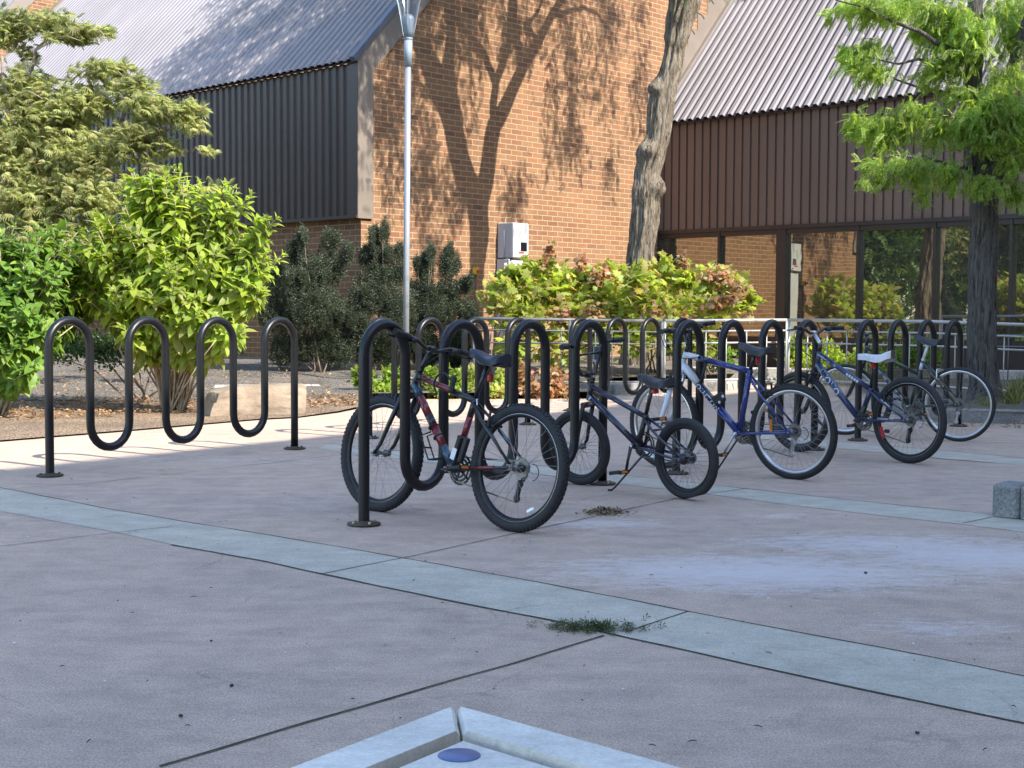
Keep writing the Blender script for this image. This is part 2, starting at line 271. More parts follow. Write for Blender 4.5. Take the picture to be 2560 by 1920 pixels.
# ------------------------------------------------------------------ mesh building
def tag(o,label=None,cat=None,group=None,kind=None):
    if label: o['label']=label
    if cat: o['category']=cat
    if group: o['group']=group
    if kind: o['kind']=kind
    return o
def thing(name,loc,label,cat,group=None,rz=0.,rx=0.):
    o=bpy.data.objects.new(name,None); COL.objects.link(o); o.empty_display_size=.2
    o.rotation_mode='XYZ'; o.location=loc; o.rotation_euler=(rx,0,rz)
    return tag(o,label,cat,group)
class MB:
    def __init__(s): s.v=[];s.f=[];s.m=[];s.uv=None;s.sm=[]
    def add(s,vs,fs,mi=0,smooth=True,X=None):
        b=len(s.v)
        for p in vs:
            p=Vector(p); s.v.append(X@p if X is not None else p)
        for f in fs: s.f.append([i+b for i in f]); s.m.append(mi); s.sm.append(smooth)
    def box(s,c,d,mi=0,rot=None,X=None):
        hx,hy,hz=[q/2 for q in d]; c=Vector(c)
        vs=[Vector((x,y,z)) for x in(-hx,hx) for y in(-hy,hy) for z in(-hz,hz)]
        if rot is not None: vs=[rot@p for p in vs]
        vs=[p+c for p in vs]
        s.add(vs,[(0,1,3,2),(4,6,7,5),(0,4,5,1),(2,3,7,6),(0,2,6,4),(1,5,7,3)],mi,False,X)
    def bbox(s,c,d,bev=.01,mi=0,rot=None,X=None):
        # box with chamfered edges
        c=Vector(c); hx,hy,hz=[q/2 for q in d]; b=min(bev,hx*.9,hy*.9,hz*.9); vs=[];idx={}
        for sx in(-1,1):
            for sy in(-1,1):
                for sz in(-1,1):
                    for a in range(3):
                        p=[sx*hx,sy*hy,sz*hz]
                        for k in range(3):
                            if k!=a: p[k]-= (sx,sy,sz)[k]*b
                        idx[(sx,sy,sz,a)]=len(vs); vs.append(Vector(p))
        fs=[]
        for a in range(3):
            o=[k for k in range(3) if k!=a]
            for sg in(-1,1):
                q=[]
                for (p1,p2) in((-1,-1),(1,-1),(1,1),(-1,1)):
                    k=[0,0,0];k[a]=sg;k[o[0]]=p1;k[o[1]]=p2;q.append(idx[(k[0],k[1],k[2],a)])
                fs.append(q)
            for p1 in(-1,1):
                for p2 in(-1,1):
                    k1=[0,0,0];k2=[0,0,0];k1[a]=-1;k2[a]=1
                    for k in(k1,k2): k[o[0]]=p1;k[o[1]]=p2
                    fs.append([idx[(*k1,o[0])],idx[(*k2,o[0])],idx[(*k2,o[1])],idx[(*k1,o[1])]])
        for sx in(-1,1):
            for sy in(-1,1):
                for sz in(-1,1): fs.append([idx[(sx,sy,sz,a)] for a in range(3)])
        if rot is not None: vs=[rot@p for p in vs]
        s.add([p+c for p in vs],fs,mi,False,X)
    def tube(s,path,r,seg=10,mi=0,caps=True,X=None,closed=False,flat=1.):
        P=[Vector(p) for p in path]; n=len(P); rr=r if isinstance(r,(list,tuple)) else [r]*n
        prev=None; vs=[];fs=[]
        for i in range(n):
            if closed: t=P[(i+1)%n]-P[i-1]
            else: t=P[min(i+1,n-1)]-P[max(i-1,0)]
            t.normalize()
            if prev is None:
                a=Vector((0,0,1)) if abs(t.z)<.9 else Vector((0,1,0)); nrm=(a-t*a.dot(t)).normalized()
            else: nrm=(prev-t*prev.dot(t)).normalized()
            prev=nrm; bn=t.cross(nrm)
            for k in range(seg):
                a=2*math.pi*k/seg; vs.append(P[i]+(nrm*math.cos(a)*flat+bn*math.sin(a))*rr[i])
        for i in range(n if closed else n-1):
            j=(i+1)%n
            for k in range(seg):
                k2=(k+1)%seg; fs.append((i*seg+k,i*seg+k2,j*seg+k2,j*seg+k))
        s.add(vs,fs,mi,True,X)
        if caps and not closed:
            b=len(s.v)-len(vs)
            s.f.append([b+k for k in range(seg)][::-1]);s.m.append(mi);s.sm.append(False)
            s.f.append([b+(n-1)*seg+k for k in range(seg)]);s.m.append(mi);s.sm.append(False)
    def lathe(s,prof,seg=32,mi=0,X=None,axis='z',closed=False):
        # prof: list of (r,h) around the axis
        vs=[];fs=[];n=len(prof)
        for k in range(seg):
            a=2*math.pi*k/seg;ca,sa=math.cos(a),math.sin(a)
            for (r,h) in prof:
                vs.append((r*ca,r*sa,h) if axis=='z' else (r*ca,h,r*sa))
        for k in range(seg):
            k2=(k+1)%seg
            for i in range(n if closed else n-1):
                j=(i+1)%n; fs.append((k*n+i,k2*n+i,k2*n+j,k*n+j))
        s.add(vs,fs,mi,True,X)
    def poly(s,pts,mi=0,X=None,smooth=False): s.add(pts,[list(range(len(pts)))],mi,smooth,X)
    def prism(s,pts2,z0,z1,mi=0,X=None):
        n=len(pts2); vs=[(p[0],p[1],z0) for p in pts2]+[(p[0],p[1],z1) for p in pts2]
        fs=[list(range(n))[::-1],list(range(n,2*n))]+[(i,(i+1)%n,n+(i+1)%n,n+i) for i in range(n)]
        s.add(vs,fs,mi,False,X)
    def build(s,name,mats,parent=None,auto=None,uvf=None):
        me=bpy.data.meshes.new(name); me.from_pydata([tuple(p) for p in s.v],[],s.f)
        if not isinstance(mats,(list,tuple)): mats=[mats]
        for q in mats: me.materials.append(q)
        me.polygons.foreach_set('material_index',s.m); me.polygons.foreach_set('use_smooth',s.sm)
        if uvf:
            uvl=me.uv_layers.new(name='UVMap')
            for li,l in enumerate(me.loops): uvl.data[li].uv=uvf(s.v[l.vertex_index])
        me.update()
        if auto:
            try: me.set_sharp_from_angle(angle=R(auto))
            except Exception: pass
        o=bpy.data.objects.new(name,me); COL.objects.link(o)
        if parent: o.parent=parent
        return o
def recalc(o):
    import bmesh
    bm=bmesh.new(); bm.from_mesh(o.data); bmesh.ops.recalc_face_normals(bm,faces=bm.faces); bm.to_mesh(o.data); bm.free(); return o
def npmesh(name,V,Fc,mat,parent=None,smooth=False,origin=None):
    me=bpy.data.meshes.new(name); V=np.asarray(V,np.float32); k=Fc.shape[1]; nf=len(Fc)
    if origin is not None: V=V-np.asarray(origin,np.float32)
    me.vertices.add(len(V)); me.vertices.foreach_set('co',V.ravel())
    me.loops.add(nf*k); me.loops.foreach_set('vertex_index',Fc.astype(np.int32).ravel())
    me.polygons.add(nf); me.polygons.foreach_set('loop_start',np.arange(0,nf*k,k,dtype=np.int32))
    if smooth: me.polygons.foreach_set('use_smooth',np.ones(nf,bool))
    me.update(calc_edges=True); me.materials.append(mat)
    o=bpy.data.objects.new(name,me); COL.objects.link(o)
    if parent: o.parent=parent
    return o
# leaf templates: (verts, tri faces), leaf runs along +x, normal +z
def T_ovate(w=.24,curl=.18,fold=.10):
    xs=[0,.22,.5,.78,1.]; ws=[.02,w*.8,w,w*.62,0]; V=[];Fc=[]
    for i,(x,q) in enumerate(zip(xs,ws)):
        z=-curl*x*x
        V+= [(x,q,z+fold*q/w*.5),(x,0,z),(x,-q,z+fold*q/w*.5)]
    for i in range(4):
        a=i*3;b=a+3
        for (p,q,r_,t) in((a,a+1,b+1,b),(a+1,a+2,b+2,b+1)): Fc+=[(p,q,r_),(p,r_,t)]
    return np.array(V,float),np.array(Fc)
def T_small(w=.3):
    return np.array([(0,0,0),(.5,w,.05),(1,0,-.06),(.5,-w,.05)],float),np.array([(0,1,2),(0,2,3)])
def T_frond(n=9,ll=.26,w=.075,droop=.35,hang=.25):
    V=[];Fc=[]
    for i in range(n):
        x=.12+.86*i/(n-1); z=-droop*x*x
        for sg in(-1,1):
            l=ll*(1-.35*abs(x-.5)); b=len(V)
            V+=[(x,0,z),(x+l*.25+w,sg*l*.5,z-hang*l*.3),(x+l*.35,sg*l,z-hang*l),(x+l*.25-w,sg*l*.5,z-hang*l*.3)]
            Fc+=[(b,b+1,b+2),(b,b+2,b+3)]
    b=len(V); V+=[(0,.006,0),(0,-.006,0),(.5,-.006,-droop*.25),(.5,.006,-droop*.25),(1,-.004,-droop),(1,.004,-droop)]
    Fc+=[(b,b+1,b+2),(b,b+2,b+3),(b+3,b+2,b+4),(b+3,b+4,b+5)]
    return np.array(V,float),np.array(Fc)
def T_hand(n=7,w=.085,spread=2.3,droop=.35):
    V=[(0,0,0)];Fc=[]
    V=[];
    for i in range(n):
        a=(i/(n-1)-.5)*spread; l=1-.35*abs(i/(n-1)-.5)*2; ca,sa=math.cos(a),math.sin(a); b=len(V)
        def P(x,y,z): return (x*ca-y*sa,x*sa+y*ca,z)
        V+=[P(0,.004,0),P(l*.5,w,-droop*.1),P(l,0,-droop*l),P(l*.5,-w,-droop*.1)]; Fc+=[(b,b+3,b+2),(b,b+2,b+1)]
    return np.array(V,float),np.array(Fc)
def T_lobed():
    # oak-leaf outline
    out=[(0,.03),(.12,.10),(.10,.34),(.30,.20),(.42,.46),(.56,.22),(.74,.34),(.78,.14),(1,0)]
    pts=out+[(x,-y) for x,y in out[-2::-1]]
    V=[(.45,0,.03)]+[(x,y,.10*abs(y)-.22*x*x) for x,y in pts]; n=len(pts)
    Fc=[(0,i+1,(i+1)%n+1) for i in range(n)]
    return np.array(V,float),np.array(Fc)[:, ::-1]
def T_sprig():
    V=[];Fc=[]
    for i in range(9):
        a=i*2.4; x=.08+.1*i; l=.34; b=len(V); c,s_=math.cos(a),math.sin(a); w=.07
        V+=[(x,0,0),(x+l*.45+w,c*l*.5,s_*l*.5),(x+l*.8,c*l,s_*l),(x+l*.45-w,c*l*.5,s_*l*.5)]; Fc+=[(b,b+1,b+2),(b,b+2,b+3)]
    return np.array(V,float),np.array(Fc)
def inst(T,pos,dirs,norms,scale):
    V,Fc=T; n=len(pos)
    x=dirs/np.linalg.norm(dirs,axis=1,keepdims=True); z=norms-(norms*x).sum(1,keepdims=True)*x
    z/=np.maximum(np.linalg.norm(z,axis=1,keepdims=True),1e-6); y=np.cross(z,x)
    W=(V[None,:,0,None]*x[:,None,:]+V[None,:,1,None]*y[:,None,:]+V[None,:,2,None]*z[:,None,:])*scale[:,None,None]+pos[:,None,:]
    FF=Fc[None]+ (np.arange(n)*len(V))[:,None,None]
    return W.reshape(-1,3),FF.reshape(-1,3)
def foliage(name,T,pos,dirs,norms,scale,mat,parent,origin):
    V,Fc=inst(T,np.asarray(pos,float),np.asarray(dirs,float),np.asarray(norms,float),np.asarray(scale,float))
    return npmesh(name,V,Fc,mat,parent,origin=origin)
def blob(c,rad,n,shell=.55,seed=None):
    g=RNG; d=g.normal(size=(n,3)); d/=np.linalg.norm(d,axis=1,keepdims=True)
    r=shell+(1-shell)*g.random(n); r*= 1+.18*np.sin(d[:,0]*5+c[0]*3)*np.cos(d[:,2]*6+c[1]*2)
    return np.array(c)+d*r[:,None]*np.array(rad), d
def rnd(n,s=1.): return RNG.normal(size=(n,3))*s
# ------------------------------------------------------------------ camera, light, sky
cam=bpy.data.cameras.new('camera'); co=bpy.data.objects.new('camera',cam); COL.objects.link(co); SC.camera=co
cam.sensor_fit='HORIZONTAL'; cam.sensor_width=36.; cam.lens=F/2560*36.; cam.clip_start=.05; cam.clip_end=2000.
mt=Matrix((RT,UP,-FW)).transposed().to_4x4(); mt.translation=C0; co.matrix_world=mt
w=bpy.data.worlds.new('World'); SC.world=w; w.use_nodes=True; nt=w.node_tree; nt.nodes.clear()
sk=nt.nodes.new('ShaderNodeTexSky'); sk.sky_type='NISHITA'; sk.sun_disc=False; sk.sun_elevation=math.asin(SUN.z)
sk.sun_rotation=math.atan2(SUN.x,SUN.y); sk.altitude=500; sk.air_density=1.; sk.dust_density=1.; sk.ozone_density=1.
bg=nt.nodes.new('ShaderNodeBackground'); bg.inputs[1].default_value=.15; ow=nt.nodes.new('ShaderNodeOutputWorld')
nt.links.new(sk.outputs[0],bg.inputs[0]); nt.links.new(bg.outputs[0],ow.inputs[0])
sl=bpy.data.lights.new('sun','SUN'); sl.energy=2.9; sl.angle=R(.45); sl.color=(1.,.93,.82); so=bpy.data.objects.new('sun',sl); COL.objects.link(so)
so.rotation_euler=(-SUN).to_track_quat('-Z','Y').to_euler(); so.location=(10,-8,20)
SC.view_settings.view_transform='Standard'; SC.view_settings.look='None'; SC.view_settings.exposure=1.93; SC.view_settings.gamma=1.
SC.cycles.max_bounces=8; SC.cycles.diffuse_bounces=3; SC.cycles.glossy_bounces=4; SC.cycles.transparent_max_bounces=12
# ================================================================== GROUND
def sheet(name,pts,z,mat,kind='structure',parent=None):
    mb=MB(); mb.poly([(p[0],p[1],z) for p in pts]); o=mb.build(name,mat,parent)
    if o.data.polygons[0].normal.z<0: o.data.flip_normals()
    return tag(o,kind=kind)
def g2(l): return [G(*p) for p in l]
base=MB(); base.poly([(-400,-400,-.03),(400,-400,-.03),(400,900,-.03),(-400,900,-.03)]); tag(base.build('ground',M['lawn']),kind='structure')
edge=[(-60,1112),(0,1105),(193,1089),(340,1077),(512,1062),(640,1051),(746,1045),(846,1032),(900,1021)]
E1=g2(edge)
kerb_line=[Vector((-1.9,18.3,0)),Vector((1.25,18.7,0)),G(1530,988),G(1810,977),G(1893,959),Vector((5.85,23.4,0)),Vector((4.45,14.9,0)),G(2600,1062),Vector((12,14.0,0))]
plz=[Vector((-14,-10,0)),Vector((-14,12.,0))]+E1+kerb_line+[Vector((16,13.6,0)),Vector((16,-10,0))]
sheet('plaza',plz,0.,M['plaza'])
def strip(name,up,lo,mat,z):
    A=g2(up);B=g2(lo); mb=MB(); n=60
    def samp(L,t):
        d=[0]
        for i in range(1,len(L)): d.append(d[-1]+(L[i]-L[i-1]).length)
        x=t*d[-1]
        for i in range(1,len(L)):
            if x<=d[i]+1e-9: return L[i-1].lerp(L[i],(x-d[i-1])/(d[i]-d[i-1]))
        return L[-1]
    vs=[];fs=[]
    for i in range(n+1):
        a=samp(A,i/n);b=samp(B,i/n); vs+=[(a.x,a.y,z),(b.x,b.y,z)]
    for i in range(n): fs.append((2*i,2*i+1,2*i+3,2*i+2))
    mb.add(vs,fs,0,False); return tag(mb.build(name,mat),kind='structure')
strip('paving_band',[(-120,1195),(0,1220),(249,1269),(503,1312),(694,1342),(1007,1396),(1280,1445),(1454,1478),(1720,1530),(1917,1567),(2339,1646),(2560,1692),(2900,1760)],
 [(-120,1255),(0,1278),(289,1331),(428,1361),(654,1403),(804,1436),(1100,1498),(1280,1533),(1413,1559),(1569,1596),(1772,1640),(2079,1709),(2380,1773),(2560,1809),(2900,1888)],M['band'],.002)
strip('paving_band',[(820,1108),(900,1116),(1058,1134),(1515,1184),(1861,1222),(2103,1249),(2260,1265),(2470,1286),(2560,1302),(2800,1330)],
 [(800,1122),(880,1133),(1098,1159),(1520,1207),(1798,1239),(1966,1262),(2218,1291),(2396,1310),(2560,1331),(2800,1362)],M['band'],.002)
strip('paving_band',[(1700,1058),(1903,1084),(2090,1105),(2280,1121),(2367,1128),(2560,1146),(2800,1172)],
 [(1700,1070),(1903,1098),(2090,1120),(2349,1147),(2488,1158),(2560,1163),(2800,1190)],M['band'],.002)
jm=MB()
def joint(pts,w=.010,z=.0036):
    P=g2(pts); Q=[]
    for a,b in zip(P[:-1],P[1:]):
        k=max(2,int((b-a).length/.07))
        for i in range(k): Q.append(a.lerp(b,i/k))
    Q.append(P[-1]); vs=[];fs=[]
    for i,q in enumerate(Q):
        t=(Q[min(i+1,len(Q)-1)]-Q[max(i-1,0)]).normalized(); n=Vector((-t.y,t.x,0))
        ww=w*(.6+.9*abs(noise.noise(q*2.3)))+.001; off=n*noise.noise(q*3.1)*.006
        vs+=[(q+off+n*ww/2)+Vector((0,0,z)),(q+off-n*ww/2)+Vector((0,0,z))]
    for i in range(len(Q)-1): fs.append((2*i,2*i+1,2*i+3,2*i+2))
    jm.add(vs,fs,0,False)
for pts,wd in (([(-60,1208),(0,1220),(249,1269),(503,1312),(694,1342),(1007,1396),(1280,1445),(1454,1478),(1720,1530),(1917,1567),(2339,1646),(2600,1700)],.010),
 ([(428,1363),(654,1403),(804,1436),(1100,1498),(1280,1533),(1413,1559),(1569,1596),(1772,1640),(2079,1709),(2380,1773),(2600,1818)],.012),
 ([(1007,1396),(804,1436)],.008),([(1720,1530),(1569,1580)],.008),([(430,1318),(289,1332),(0,1367)],.007),
 ([(1007,1396),(1280,1336),(1440,1302),(1690,1247),(1870,1221)],.008),([(1510,1590),(1280,1661),(1140,1700),(775,1805),(399,1918)],.0125),
 ([(2406,1309),(2478,1294)],.008),([(0,1225),(230,1208),(640,1162),(860,1137)],.007),
 ([(1515,1184),(1861,1222),(2103,1249),(2260,1265),(2470,1286),(2600,1306)],.009),([(820,1109),(1058,1135),(1110,1141)],.008),
 ([(2090,1105),(2280,1121),(2367,1128),(2600,1150)],.012),([(2230,1132),(2349,1147),(2488,1158)],.012),([(1700,1185),(1990,1160)],.006)):
    joint(pts,wd)
tag(jm.build('paving_joints',M['joint']),kind='structure')
# planting beds: rising gently to the wall
def bed(name,outline,mat,zf,amp=.03,step=.35,fc=3.):
    import bmesh
    xs=[p.x for p in outline];ys=[p.y for p in outline]; mb=MB()
    bm=bmesh.new(); f=bm.faces.new([bm.verts.new((p.x,p.y,0)) for p in outline])
    x=min(xs)+step
    while x<max(xs):
        bmesh.ops.bisect_plane(bm,geom=bm.verts[:]+bm.edges[:]+bm.faces[:],plane_co=(x,0,0),plane_no=(1,0,0)); x+=step
    y=min(ys)+step
    while y<max(ys):
        bmesh.ops.bisect_plane(bm,geom=bm.verts[:]+bm.edges[:]+bm.faces[:],plane_co=(0,y,0),plane_no=(0,1,0)); y+=step
    for v in bm.verts:
        bd=any(e.is_boundary for e in v.link_edges)
        v.co.z=zf(v.co.x,v.co.y)+(0 if bd else amp*noise.fractal(Vector((v.co.x,v.co.y,0))*1.7,1.,2.,4))
    me=bpy.data.meshes.new(name); bm.to_mesh(me); bm.free(); me.materials.append(mat)
    o=bpy.data.objects.new(name,me); COL.objects.link(o)
    if me.polygons[0].normal.z<0: me.flip_normals()
    return tag(o,kind='structure')
def zleft(x,y): return .012+max(0,min(1,(y-16.)/8.))*.24
midl=[Vector((-16,17.,0)),Vector((-6,17.2,0)),Vector((-3.6,17.,0)),Vector((-2.6,16.9,0)),Vector((-1.9,17.3,0))]
bed('mulch_bed',[Vector((-16,12.2,0))]+E1+[Vector((-1.9,17.3,0))]+midl[::-1][1:],M['mulch'],lambda x,y:.015+max(0,min(1,(y-15.)/8.))*.06,.03,.3)
CB=Vector((-2.66,24.3,0)); d1=Vector((-.725,.688,0)).normalized(); d2=Vector((.688,.725,0)).normalized()
nb=Vector((.725,-.688,0)).normalized(); nf=Vector((-.688,-.725,0)).normalized()
bed('gravel_bed',midl+[Vector((-1.9,18.3,0)),Vector((1.25,18.7,0)),Vector((1.5,21.,0)),Vector((3.6,22.,0)),Vector((4.6,27.,0)),Vector((4.3,31.5,0)),Vector((-2.6,24.9,0)),Vector((-11.5,33.,0)),Vector((-16,30,0))],M['gravel'],lambda x,y:.015+max(0,min(1,(y-16.5)/7.))*.25,.03,.4)
bed('planting_bed',[Vector((4.45,14.9,0)),G(2600,1062),Vector((12,14.0,0)),Vector((14,20,0)),Vector((10,24.5,0)),Vector((5.85,23.4,0))],M['dirt'],lambda x,y:.13,.035,.35)
sheet('walkway',[Vector((1.5,21.,0)),G(1530,988),G(1810,977),G(1893,959),Vector((5.85,23.4,0)),Vector((10,24.5,0)),Vector((9.5,25.6,0)),Vector((4.35,31.,0)),Vector((4.6,27.,0)),Vector((3.6,22.,0))],-.004,M['palecon'])
# kerbs
def kerb(name,pts,h,w,mat,label,cat='kerb'):
    mb=MB(); c=pts[0].copy()
    for a,b in zip(pts[:-1],pts[1:]):
        t=(b-a); L=t.length; t.normalize(); k=max(1,round(L/1.6))
        for i in range(k):
            p=a+t*(L*(i+.5)/k); mb.bbox(p-c+Vector((0,0,h/2-.01)),(L/k-.006,w,h+.02),.018,0,Matrix.Rotation(math.atan2(t.y,t.x),3,'Z'))
    o=mb.build(name,mat); o.location=c; return tag(o,label,cat)
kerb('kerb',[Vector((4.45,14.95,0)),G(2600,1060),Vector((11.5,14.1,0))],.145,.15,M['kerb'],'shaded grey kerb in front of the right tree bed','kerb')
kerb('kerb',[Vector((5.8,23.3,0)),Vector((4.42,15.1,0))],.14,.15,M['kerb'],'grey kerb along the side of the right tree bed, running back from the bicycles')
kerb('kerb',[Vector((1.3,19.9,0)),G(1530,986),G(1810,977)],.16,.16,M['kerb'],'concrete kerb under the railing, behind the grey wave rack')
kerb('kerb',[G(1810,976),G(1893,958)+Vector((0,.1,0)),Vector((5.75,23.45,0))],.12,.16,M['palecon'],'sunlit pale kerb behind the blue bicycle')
# ================================================================== BUILDING
bld=thing('campus_building',CB,'brown brick building with steep ribbed metal roofs, dark ribbed cladding and tinted windows','building')
def BP(t,z,a=0.,b=0.): # point: t along the brick wall (d2), a outwards from the cladding side (nf), b outwards from the brick wall (nb)
    return d2*t+nf*a+nb*b+Vector((0,0,z))
SL=1.06
def uvb(v): return (v.dot(d2)-v.dot(d1)*1.0, v.z+.034)
TI=8.58
mb=MB() # gable wall with rake outline
zt=13.
mb.poly([BP(0,-.3),BP(14,-.3),BP(14,zt),BP(.2+(zt-5.42)/SL,zt),BP(.2,5.42),BP(0,5.2)])
bw=mb.build('brick_wall',M['brick'],bld,uvf=uvb); tag(bw,'sunlit orange brick gable wall')
mb=MB(); L1=20.
mb.poly([Vector((0,0,-.3)),Vector((0,0,3.)),d1*L1+Vector((0,0,3.)),d1*L1+Vector((0,0,-.3))])
tag(mb.build('brick_wall',M['brick'],bld,uvf=uvb),'shaded brick base under the dark cladding')
mb=MB(); mb.poly([nf*.02+Vector((0,0,.28)),nf*.02+Vector((0,0,-.2)),nf*.02+d1*L1+Vector((0,0,-.2)),nf*.02+d1*L1+Vector((0,0,.36))])
mb.build('foundation',M['kerb'],bld)
def ribbed(name,A,along,upv,outv,L,Hh,mat,prof,parent,period=.2032,cut=None,thick=True):
    # vertical ribs running along upv, repeating along 'along', standing out along outv
    mb=MB(); n=int(L/period); P=[]
    for i in range(n):
        for (x,y) in prof: P.append((i*period+x*period,y))
    P.append((n*period,prof[0][1])); vs=[];fs=[]
    for (x,y) in P:
        p=A+along*x+outv*y; vs+=[p,p+upv*Hh]
    for i in range(len(P)-1): fs.append((2*i,2*i+2,2*i+3,2*i+1))
    mb.add(vs,fs,0,False)
    mats=[mat]
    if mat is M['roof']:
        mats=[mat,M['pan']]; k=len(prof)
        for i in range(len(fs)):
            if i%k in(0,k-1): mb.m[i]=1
    o=mb.build(name,mats,parent); return o
groove=[(0,0),(.70,0),(.73,-.045),(.94,-.045),(.97,0)]
wave=[(0,0),(.30,.0),(.36,.03),(.84,.03),(.90,.0)]
# left cladding
a0=.11
EZL=5.50
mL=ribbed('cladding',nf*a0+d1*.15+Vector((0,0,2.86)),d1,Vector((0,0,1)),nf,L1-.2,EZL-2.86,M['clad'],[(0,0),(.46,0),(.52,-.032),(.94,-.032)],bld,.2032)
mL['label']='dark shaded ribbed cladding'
# corner post, bottom trim, rake board
mb=MB()
def slab(p0,p1,p2,p3,th,n,mb,mi=0):
    q=[p0,p1,p2,p3]; r=[p-n*th for p in q]
    mb.add(q+r,[(0,1,2,3),(7,6,5,4),(0,4,5,1),(1,5,6,2),(2,6,7,3),(3,7,4,0)],mi,False)
mb=MB(); slab(nf*(a0+.012)+d1*.16+Vector((0,0,2.83)),nf*(a0+.012)+Vector((0,0,2.83))+nb*.045,nf*(a0+.012)+Vector((0,0,EZL+.02))+nb*.045,nf*(a0+.012)+d1*.16+Vector((0,0,EZL+.02)),.1,nf,mb)
slab(nf*(a0+.03)+d1*L1+Vector((0,0,2.80)),nf*(a0+.03)+nb*.04+Vector((0,0,2.80)),nf*(a0+.03)+nb*.04+Vector((0,0,2.858)),nf*(a0+.03)+d1*L1+Vector((0,0,2.858)),.2,nf,mb)
mb.build('cladding_trim',M['clad'],bld)
mb=MB(); w_=.24; zR=13.2
def rk(t): return EZL+SL*(t+a0)
tt=(zR-EZL)/SL-a0
pts=[BP(-a0,2.80,0,.05),BP(w_,2.80,0,.05),BP(w_,EZL-.12,0,.05),BP(tt,rk(tt)-.45-.05,0,.05),BP(tt,rk(tt)+.05,0,.05),BP(-a0,EZL+.05,0,.05)]
n=len(pts); back=[p-nb*.12 for p in pts]
mb.add(pts+back,[list(range(n)),list(range(n,2*n))[::-1]]+[(i,n+i,n+(i+1)%n,(i+1)%n) for i in range(n)],0,False)
recalc(mb.build('rake_board',M['trim'],bld))
# left roof
up=(d2+Vector((0,0,SL))).normalized(); rn=(Vector((0,0,1))-up*up.z).normalized()
LR=(zR-EZL)/up.z
# find the far end of the left roof
Pp=CB+nf*(a0+.06)+Vector((0,0,EZL)); q=ONPLANE(21,145,Pp,rn)-Pp
tend=q.dot(d1)
print('left roof end t',tend)
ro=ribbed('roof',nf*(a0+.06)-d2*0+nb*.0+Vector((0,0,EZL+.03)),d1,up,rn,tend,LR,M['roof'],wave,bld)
mb=MB(); A=nf*(a0+.06)+Vector((0,0,EZL+.0))
slab(A+nb*.08,A+nb*.08+up*LR,A-nb*.05+up*LR+rn*.0,A-nb*.05,-.10,rn,mb)
mb.build('rake_flashing',pm('blue_grey_flashing',(.13,.14,.17),(.10,.11,.14),scale=2.,rough=.35,metal=.3),bld)
mb=MB(); B_=A+d1*tend; slab(B_-nb*.1,B_-nb*.1+up*LR,B_+d1*.02+up*LR+nb*.1,B_+nb*.1,-.10,rn,mb); mb.build('rake_flashing',M['trim'],bld)
# roof body under the metal so that it is closed
mb=MB(); q0=A-rn*.02; mb.poly([q0,q0+d1*tend,q0+d1*tend+up*LR,q0+up*LR]); mb.build('roof_deck',M['clad'],bld)
# end gable far left
mb=MB(); e=d1*(tend-.02)
mb.poly([e,e+d2*14,e+d2*14+Vector((0,0,zt)),e+d2*(.2+(zt-5.42)/SL)+Vector((0,0,zt)),e+Vector((0,0,5.2))]); mb.build('brick_wall',M['brick'],bld,uvf=uvb)
# ---- right part: inner corner at TI, runs along -d1
I0=d2*TI; r1=-d1; EZR=5.30; zc=2.93; LRt=16.
mR=ribbed('cladding',I0+nf*.10+Vector((0,0,zc)),r1,Vector((0,0,1)),nf,LRt,EZR-zc,M['clad_bounce'],groove,bld)
mR['label']='brown ribbed cladding above the windows'
SR=1.10; upr=(d2+Vector((0,0,SR))).normalized(); rnr=(Vector((0,0,1))-upr*upr.z).normalized(); LRr=(zR-EZR)/upr.z
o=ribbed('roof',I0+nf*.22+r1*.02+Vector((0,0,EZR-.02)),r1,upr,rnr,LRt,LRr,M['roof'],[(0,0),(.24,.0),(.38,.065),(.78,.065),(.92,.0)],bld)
mb=MB(); q0=I0+nf*.22+Vector((0,0,EZR-.06)); mb.poly([q0,q0+r1*LRt,q0+r1*LRt+upr*LRr,q0+upr*LRr]); mb.build('roof_deck',M['clad'],bld)
# flashing where right roof meets the brick wall: stepped brown panel
mb=MB(); stp=[]
for i in range(22):
    t=TI-.15+i*.36; z=EZR-.02+SR*(t-TI+.2); stp.append((t,z))
    za=z+.62; mb.add([BP(t-.36,z-.42,0,.012),BP(t,z-.02,0,.012),BP(t,za,0,.012),BP(t-.36,za,0,.012)],[(0,1,2,3)],0,False)
    mb.tube([BP(t-.36,za,0,.02),BP(t-.2,za-.03,0,.02),BP(t-.12,za-.1,0,.02)],.01,4)
mb.build('stepped_flashing',M['trim'],bld)
mb=MB(); q0=I0+nf*.22+Vector((0,0,EZR)); slab(q0-r1*0+rnr*.10,q0+r1*.10+rnr*.10,q0+r1*.10+upr*LRr+rnr*.10,q0+upr*LRr+rnr*.10,.1,rnr,mb); mb.build('roof_edge_cap',M['trim'],bld)
# window wall
mb=MB(); Wn=nf*.02
slab(I0+nf*.14+Vector((0,0,zc-.03)),I0+nf*.14+r1*LRt+Vector((0,0,zc-.03)),I0+nf*.14+r1*LRt+Vector((0,0,zc+.05)),I0+nf*.14+Vector((0,0,zc+.05)),.2,nf,mb)
mb.build('cladding_sill',M['bronze'],bld)
zb=.62
mb=MB(); mb.poly([I0+nf*.05+Vector((0,0,-.2)),I0+nf*.05+r1*LRt+Vector((0,0,-.2)),I0+nf*.05+r1*LRt+Vector((0,0,zb)),I0+nf*.05+Vector((0,0,zb))]); mb.build('brick_wall',M['bronze'],bld)
def tw(px): # distance along right facade for a pixel column
    P=CB+I0; q=ONPLANE(px,650,P,nf)-P; return q.dot(r1)
posts=[tw(1652),tw(1804),tw(1962),tw(2151),tw(2342),tw(2533)]
posts=[.06]+posts[1:]; st=posts[-1]-posts[-2]
